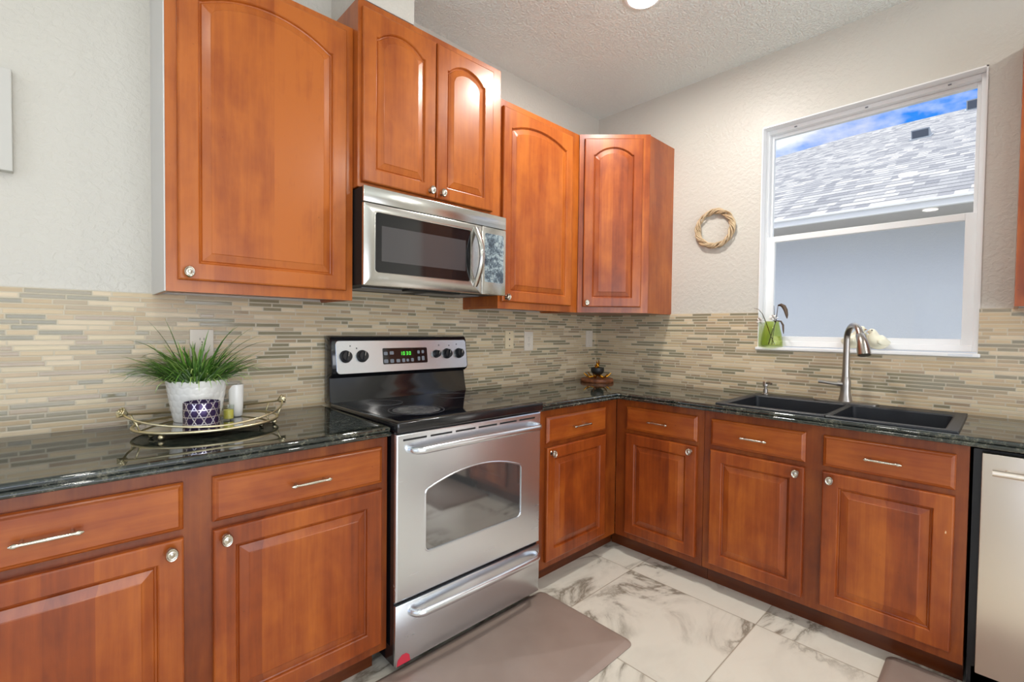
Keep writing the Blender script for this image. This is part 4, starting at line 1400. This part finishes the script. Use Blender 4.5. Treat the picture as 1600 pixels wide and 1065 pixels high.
CC = (-2.590, -0.322, TZ)
root = thing('candle_tin', CC, 'purple and silver lattice candle tin in front of the plant pot', 'candle')
uv_cyl(CC, [(0.0505, 0.0003), (0.0525, 0.003), (0.0525, 0.078), (0.0515, 0.081), (0.0495, 0.081), (0.0495, 0.066)], 48, 'tin', M_CANDLE, root)
MB().lathe([(0, 0.060), (0.0490, 0.060), (0.0490, 0.066), (0, 0.0665)], CC, 32).build('wax', M_CERAMIC, root, 40)
MB().tube([(CC[0], CC[1], TZ + 0.066), (CC[0] + 0.001, CC[1], TZ + 0.074)], 0.0012, 6).build('wick', M_TWIG, root)
# white notched vase
VC = Vector((-2.463, -0.205, TZ))
root = thing('notched_vase', tuple(VC), 'slim white ceramic vase with a scooped rim, right of the plant pot', 'vase')
rows = []; n = 24
for r, z in ((0.016, 0.0003), (0.020, 0.004), (0.023, 0.04), (0.024, 0.08), (0.0245, 0.118)):
    L = []
    for i in range(n):
        a = 2 * PI * i / n
        dz = -0.030 * max(0, math.cos(a - 2.6)) ** 1.5 * (z / 0.118) ** 3
        L.append((VC.x + r * math.cos(a), VC.y + r * math.sin(a), TZ + z + dz))
    rows.append(L)
for r, z in ((0.0215, 0.118), (0.020, 0.07)):
    rows.append([(VC.x + r * math.cos(2 * PI * i / n), VC.y + r * math.sin(2 * PI * i / n), TZ + z - 0.030 * max(0, math.cos(2 * PI * i / n - 2.6)) ** 1.5 * (z / 0.118) ** 3) for i in range(n)])
MB().loft(rows).build('body', M_CERAMIC, root, 60)
GC = (-2.500, -0.262, TZ)
root = thing('votive_glass', GC, 'little clear votive glass with yellow wax beside the candle tin', 'candle')
MB().lathe([(0, 0.0004), (0.0165, 0.0004), (0.0175, 0.003), (0.018, 0.052), (0.0165, 0.052), (0.0160, 0.005), (0, 0.005)], GC, 24).build('glass', M_CLEARGLASS, root, 40)
MB().lathe([(0, 0.0055), (0.0155, 0.0055), (0.0155, 0.036), (0, 0.036)], GC, 24).build('wax', M_YELLOW, root, 40)

# ------------------------------------------------------------------ corner ornament
SC = Vector((-0.245, -0.200, CTOP))
root = thing('wood_slice', tuple(SC), 'round slice of wood with bark standing in the counter corner', 'ornament')
mb = MB(); n = 40; random.seed(5)
wob = [1 + 0.03 * math.sin(3 * 2 * PI * i / n + 1) + 0.02 * random.uniform(-1, 1) for i in range(n)]
rows = [[(SC.x + 0.112 * q * wob[i] * math.cos(2 * PI * i / n), SC.y + 0.112 * q * wob[i] * math.sin(2 * PI * i / n), CTOP + z) for i in range(n)] for q, z in ((0.97, 0.0004), (1.0, 0.006), (0.99, 0.020), (0.96, 0.024))]
mb.loft(rows); mb.build('slice', M_SLICE, root, 50)
SZ = CTOP + 0.0242
root = thing('gold_antler_bowl', (SC.x, SC.y, SZ), 'dark bowl on curved gold branch legs with a gold flame finial, on the wood slice', 'ornament')
MB().lathe([(0, 0.026), (0.030, 0.027), (0.043, 0.040), (0.046, 0.055), (0.044, 0.072), (0.036, 0.075), (0.030, 0.066), (0, 0.062)], (SC.x, SC.y, SZ), 24, 1.0, 1.0).build('bowl', M_BARK, root, 50)
for k in range(6):
    a = 2 * PI * k / 6 + 0.35
    dv = Vector((math.cos(a), math.sin(a), 0)); sd_ = Vector((-dv.y, dv.x, 0))
    c0_ = Vector((SC.x, SC.y, SZ))
    mb = MB()
    mb.tube([c0_ + dv * 0.004 + Vector((0, 0, 0.0245)), c0_ + dv * 0.025 + Vector((0, 0, 0.014)), c0_ + dv * 0.050 + Vector((0, 0, 0.006)), c0_ + dv * 0.075 + Vector((0, 0, 0.016)), c0_ + dv * 0.096 + Vector((0, 0, 0.036))], [0.005, 0.006, 0.0056, 0.005, 0.0028], 8)
    mb.tube([c0_ + dv * 0.062 + Vector((0, 0, 0.010)), c0_ + dv * 0.078 + sd_ * 0.014 + Vector((0, 0, 0.026))], [0.0044, 0.0024], 8)
    mb.build('gold_branch', M_GOLDD, root, 60)
mb = MB()
for a, hgt, ox in ((0.3, 0.070, 0.0), (2.5, 0.058, 0.004), (4.4, 0.044, -0.004)):
    pts = []
    for i in range(8):
        t_ = i / 7
        pts.append((SC.x + ox + 0.011 * math.sin(3.2 * t_ + a) , SC.y + 0.009 * math.cos(3.0 * t_ + a), SZ + 0.060 + hgt * t_))
    mb.tube(pts, [0.004, 0.0055, 0.0065, 0.0065, 0.006, 0.005, 0.0035, 0.0012], 8)
mb.build('flame_finial', M_GOLDD, root, 60)

# ------------------------------------------------------------------ window sill: green vase, dry stems, birds
SILL = WZ0 + 0.0132
GV = Vector((0.012, -1.222, SILL))
root = thing('green_vase', tuple(GV), 'small green glass vase at the left end of the window sill', 'vase')
MB().lathe([(0, 0.0003), (0.054, 0.0003), (0.057, 0.004), (0.056, 0.03), (0.050, 0.075), (0.041, 0.115), (0.036, 0.140), (0.038, 0.146), (0.0355, 0.146), (0.0335, 0.138), (0.038, 0.113), (0.047, 0.073), (0.053, 0.03), (0.052, 0.010), (0, 0.008)],
           tuple(GV), 32).build('glass_body', M_GREENGLASS, root, 60)
def stem(pts, r, name, label, m):
    rt = thing(name, tuple(GV + Vector((0, 0, 0.012))), label, 'dried flower')
    MB().tube([GV + Vector(p) for p in pts], r, 6).build('stem', m, rt, 180)
    return rt
rt = stem([(0.02, -0.01, 0.014), (0.004, 0.012, 0.08), (-0.012, 0.028, 0.142), (-0.026, 0.044, 0.19), (-0.034, 0.062, 0.215), (-0.040, 0.085, 0.222)], [0.002, 0.002, 0.0022, 0.0018, 0.0015, 0.001], 'dried_flower', 'dried white blossom stem leaning left out of the green vase', M_TWIG)
def petals(rt, c, r, nn, seed):
    random.seed(seed); mb = MB()
    for k in range(nn):
        d_ = Vector((random.gauss(0, 1), random.gauss(0, 1), random.gauss(0, 1) + 0.3)).normalized()
        e1 = d_.orthogonal().normalized(); e2 = d_.cross(e1)
        p = Vector(c); v = mb.vs([p, p + d_ * r * 0.5 + e1 * r * 0.3 + e2 * 0.1 * r, p + d_ * r, p + d_ * r * 0.5 - e1 * r * 0.3 + e2 * 0.1 * r])
        mb.face(v)
    o = mb.build('blossom', M_PETAL, rt, 180, recalc=False)
    q = o.modifiers.new('thick', 'SOLIDIFY'); q.thickness = 0.0008
petals(rt, GV + Vector((-0.030, 0.052, 0.150)), 0.026, 18, 4)
rt = stem([(-0.02, -0.008, 0.014), (-0.012, -0.014, 0.09), (-0.008, -0.018, 0.145), (-0.004, -0.012, 0.19), (0.0, -0.008, 0.235)], [0.002, 0.002, 0.002, 0.0016, 0.001], 'dried_flower', 'dried twig with white petals rising straight from the green vase', M_TWIG)
petals(rt, GV + Vector((-0.01, -0.012, 0.165)), 0.028, 14, 9)
rt = stem([(0.0, 0.016, 0.014), (-0.008, -0.006, 0.09), (-0.012, -0.024, 0.145), (-0.014, -0.030, 0.20), (-0.016, -0.034, 0.236)], [0.0025, 0.0025, 0.0025, 0.002, 0.0016], 'dried_flower', 'dried stem with a long brown leaf drooping right out of the green vase', M_TWIG)
def leaf(rt, pts, w_):
    mb = MB(); rows = []
    P_ = [GV + Vector(p) for p in pts]; m = len(P_)
    for i, p in enumerate(P_):
        t_ = i / (m - 1); d_ = (P_[min(i + 1, m - 1)] - P_[max(i - 1, 0)]).normalized()
        s_ = d_.cross(Vector((0.5, 0.3, 0.2))).normalized() * w_ * (math.sin(PI * (0.08 + 0.9 * t_)) ** 0.8)
        rows.append(mb.vs([p - s_, p + Vector((-0.003, 0, 0.002)), p + s_]))
    for a, b in zip(rows[:-1], rows[1:]):
        mb.face([a[0], a[1], b[1], b[0]]); mb.face([a[1], a[2], b[2], b[1]])
    o = mb.build('leaf', M_BROWNLEAF, rt, 180, recalc=False)
    q = o.modifiers.new('thick', 'SOLIDIFY'); q.thickness = 0.0007
leaf(rt, [(-0.016, -0.034, 0.236), (-0.017, -0.050, 0.238), (-0.018, -0.064, 0.228), (-0.018, -0.074, 0.208), (-0.018, -0.080, 0.180), (-0.018, -0.082, 0.160)], 0.011)
leaf(rt, [(-0.013, -0.026, 0.150), (-0.02, -0.052, 0.146), (-0.022, -0.064, 0.125), (-0.022, -0.066, 0.095), (-0.022, -0.068, 0.075)], 0.005)


def bird(c, heading, label, s=1.0, lift=0.0):
    c = Vector(c)
    root = thing('bird_figurine', tuple(c), label, 'figurine', 'white bird figurines on the window sill')
    f = Vector((math.cos(heading), math.sin(heading), 0)); sd_ = Vector((-f.y, f.x, 0)); upv = Vector((0, 0, 1))
    # spine from the tail over the back to the head: (forward, height, half width, half height)
    sp = [(-0.066, 0.030, 0.004, 0.003), (-0.055, 0.029, 0.014, 0.011), (-0.036, 0.031, 0.027, 0.024), (-0.012, 0.033, 0.035, 0.0325), (0.012, 0.037, 0.034, 0.034), (0.030, 0.049, 0.026, 0.029), (0.034, 0.064, 0.021, 0.021), (0.038, 0.074, 0.021, 0.0195), (0.046, 0.0795, 0.017, 0.0155), (0.054, 0.078, 0.009, 0.009), (0.058, 0.077, 0.002, 0.002)]
    sp = [(a * 0.78, h * 1.24, w_ * 1.10, v_ * 1.24) for a, h, w_, v_ in sp]
    mb = MB(); rows = []
    for i, (a, h, w_, v_) in enumerate(sp):
        p0 = sp[max(i - 1, 0)]; p1 = sp[min(i + 1, len(sp) - 1)]
        t_ = Vector((p1[0] - p0[0], p1[1] - p0[1])).normalized()
        nrm = f * (-t_.y) + upv * t_.x
        ctr_ = c + (f * a + upv * h) * s
        rows.append([ctr_ + (sd_ * math.cos(2 * PI * k / 18) * w_ + nrm * math.sin(2 * PI * k / 18) * v_) * s for k in range(18)])
    mb.loft(rows)
    ob = mb.build('body', M_BIRD, root, 180)
    q = ob.modifiers.new('round', 'SUBSURF'); q.levels = 1; q.render_levels = 1
    tipb = c + (f * 0.0445 + upv * 0.0955) * s
    MB().tube([tipb - f * 0.003, tipb + f * 0.010 * s - upv * 0.001], [0.0045 * s, 0.0008], 8).build('beak', M_BEAK, root, 180)
    for q_ in (1, -1):
        MB().sphere(c + (f * 0.0355 + upv * 0.1035 + sd_ * q_ * 0.0180) * s, 0.0034 * s, 6).build('eye', M_EYE, root, 180)
        mb = MB(); rows = []
        for i in range(7):
            t_ = i / 6; a = 0.016 - 0.062 * t_; w_ = 0.017 * math.sin(PI * (0.12 + 0.80 * t_)) + 0.002
            ctr_ = c + (f * a + upv * (0.046 - 0.005 * t_) + sd_ * q_ * (0.0350 - 0.022 * t_ * t_)) * s
            rows.append([ctr_ + (upv * math.cos(2 * PI * k / 10) * w_ + sd_ * q_ * math.sin(2 * PI * k / 10) * 0.005) * s for k in range(10)])
        mb.loft(rows); mb.build('wing', M_BIRD, root, 180)
    return root
bird((0.020, -1.606, SILL), -1.75, 'cream ceramic bird figurine on the sill, mostly hidden behind the faucet', 1.08)
bird((0.012, -1.709, SILL), 2.05, 'cream ceramic bird figurine on the sill just right of the faucet', 0.96)

# ------------------------------------------------------------------ outside: neighbour's house
structure(MB().box((0.2, -30, -0.4), (60, 30, -0.3)), 'ground', M_BOUNCEG)
root = thing('neighbour_house', (5, -2, -0.3), "neighbour's house with pale stucco wall and grey shingle roof outside the window", 'house')
MB().box((2.62, -16, -0.3), (12, 6, 2.31)).build('wall', M_STUCCO, root)
ZE = 2.385; sl = 5 / 12; xr_ = 11.5; zr_ = ZE + sl * (xr_ - 2.2)
yh = 0.7; ye = yh + (xr_ - 2.2)
def RZ(x): return ZE + sl * (x - 2.2)
mb = MB()
P = [(2.172, -20, RZ(2.172)), (2.172, ye, RZ(2.172)), (xr_, yh, zr_), (xr_, -20, zr_)]
lo = [(a, b, c - 0.04) for a, b, c in P]
mb.loft([lo, P]); mb.build('roof', M_SHING, root)
mb = MB()
Q = [(2.15, ye, RZ(2.15)), (20, ye, RZ(2.15)), (20, yh, zr_), (xr_, yh, zr_)]
mb.loft([[(a, b, c - 0.05) for a, b, c in Q], [(a, b, c - 0.006) for a, b, c in Q]]); mb.build('hip_roof', M_SHING, root)
mb = MB(); mb.box((2.130, -20, 2.300), (2.170, ye, 2.352), bevel=0.003); mb.box((2.115, -20, 2.3505), (2.171, ye, 2.372), bevel=0.003); mb.build('fascia', M_FASCIA, root)
MB().box((2.171, -20, 2.303), (2.619, ye - 0.1, 2.3095)).build('soffit', M_SOFFIT, root)
# roof vents
def vent(x, y, w_, l_, h_):
    z = RZ(x)
    mb = MB()
    t_ = Vector((1, 0, sl)).normalized(); nrm = Vector((-sl, 0, 1)).normalized()
    def MV(a, b, c): 
        p = Vector((x, y, z)) + t_ * a + nrm * c; return (p.x, p.y + b, p.z)
    mb.box((-l_ / 2, -w_ / 2, 0.0), (l_ / 2, w_ / 2, 0.012), mat=MV)
    mb.loft([[MV(-l_ * 0.30, s * w_ * 0.42, c) for s, c in ((-1, 0.01), (1, 0.01), (1, h_), (-1, h_))], [MV(l_ * 0.42, s * w_ * 0.42, c) for s, c in ((-1, 0.01), (1, 0.01), (1, 0.02), (-1, 0.02))]])
    o = mb.build('roof_vent', M_VENT, root)
    v = MB().loft([[MV(-l_ * 0.30 - 0.004, s * w_ * 0.37, c) for s, c in ((-1, 0.02), (1, 0.02), (1, h_ - 0.02), (-1, h_ - 0.02))], [MV(-l_ * 0.30 - 0.001, s * w_ * 0.37, c) for s, c in ((-1, 0.02), (1, 0.02), (1, h_ - 0.02), (-1, h_ - 0.02))]])
    v.build('vent_opening', simple('vent_screen', rgb(92, 98, 108), 0.7), o, base=BASE[root.name])
vent(7.3, -1.10, 0.27, 0.42, 0.15)
vent(10.9, -1.60, 0.36, 0.42, 0.20)
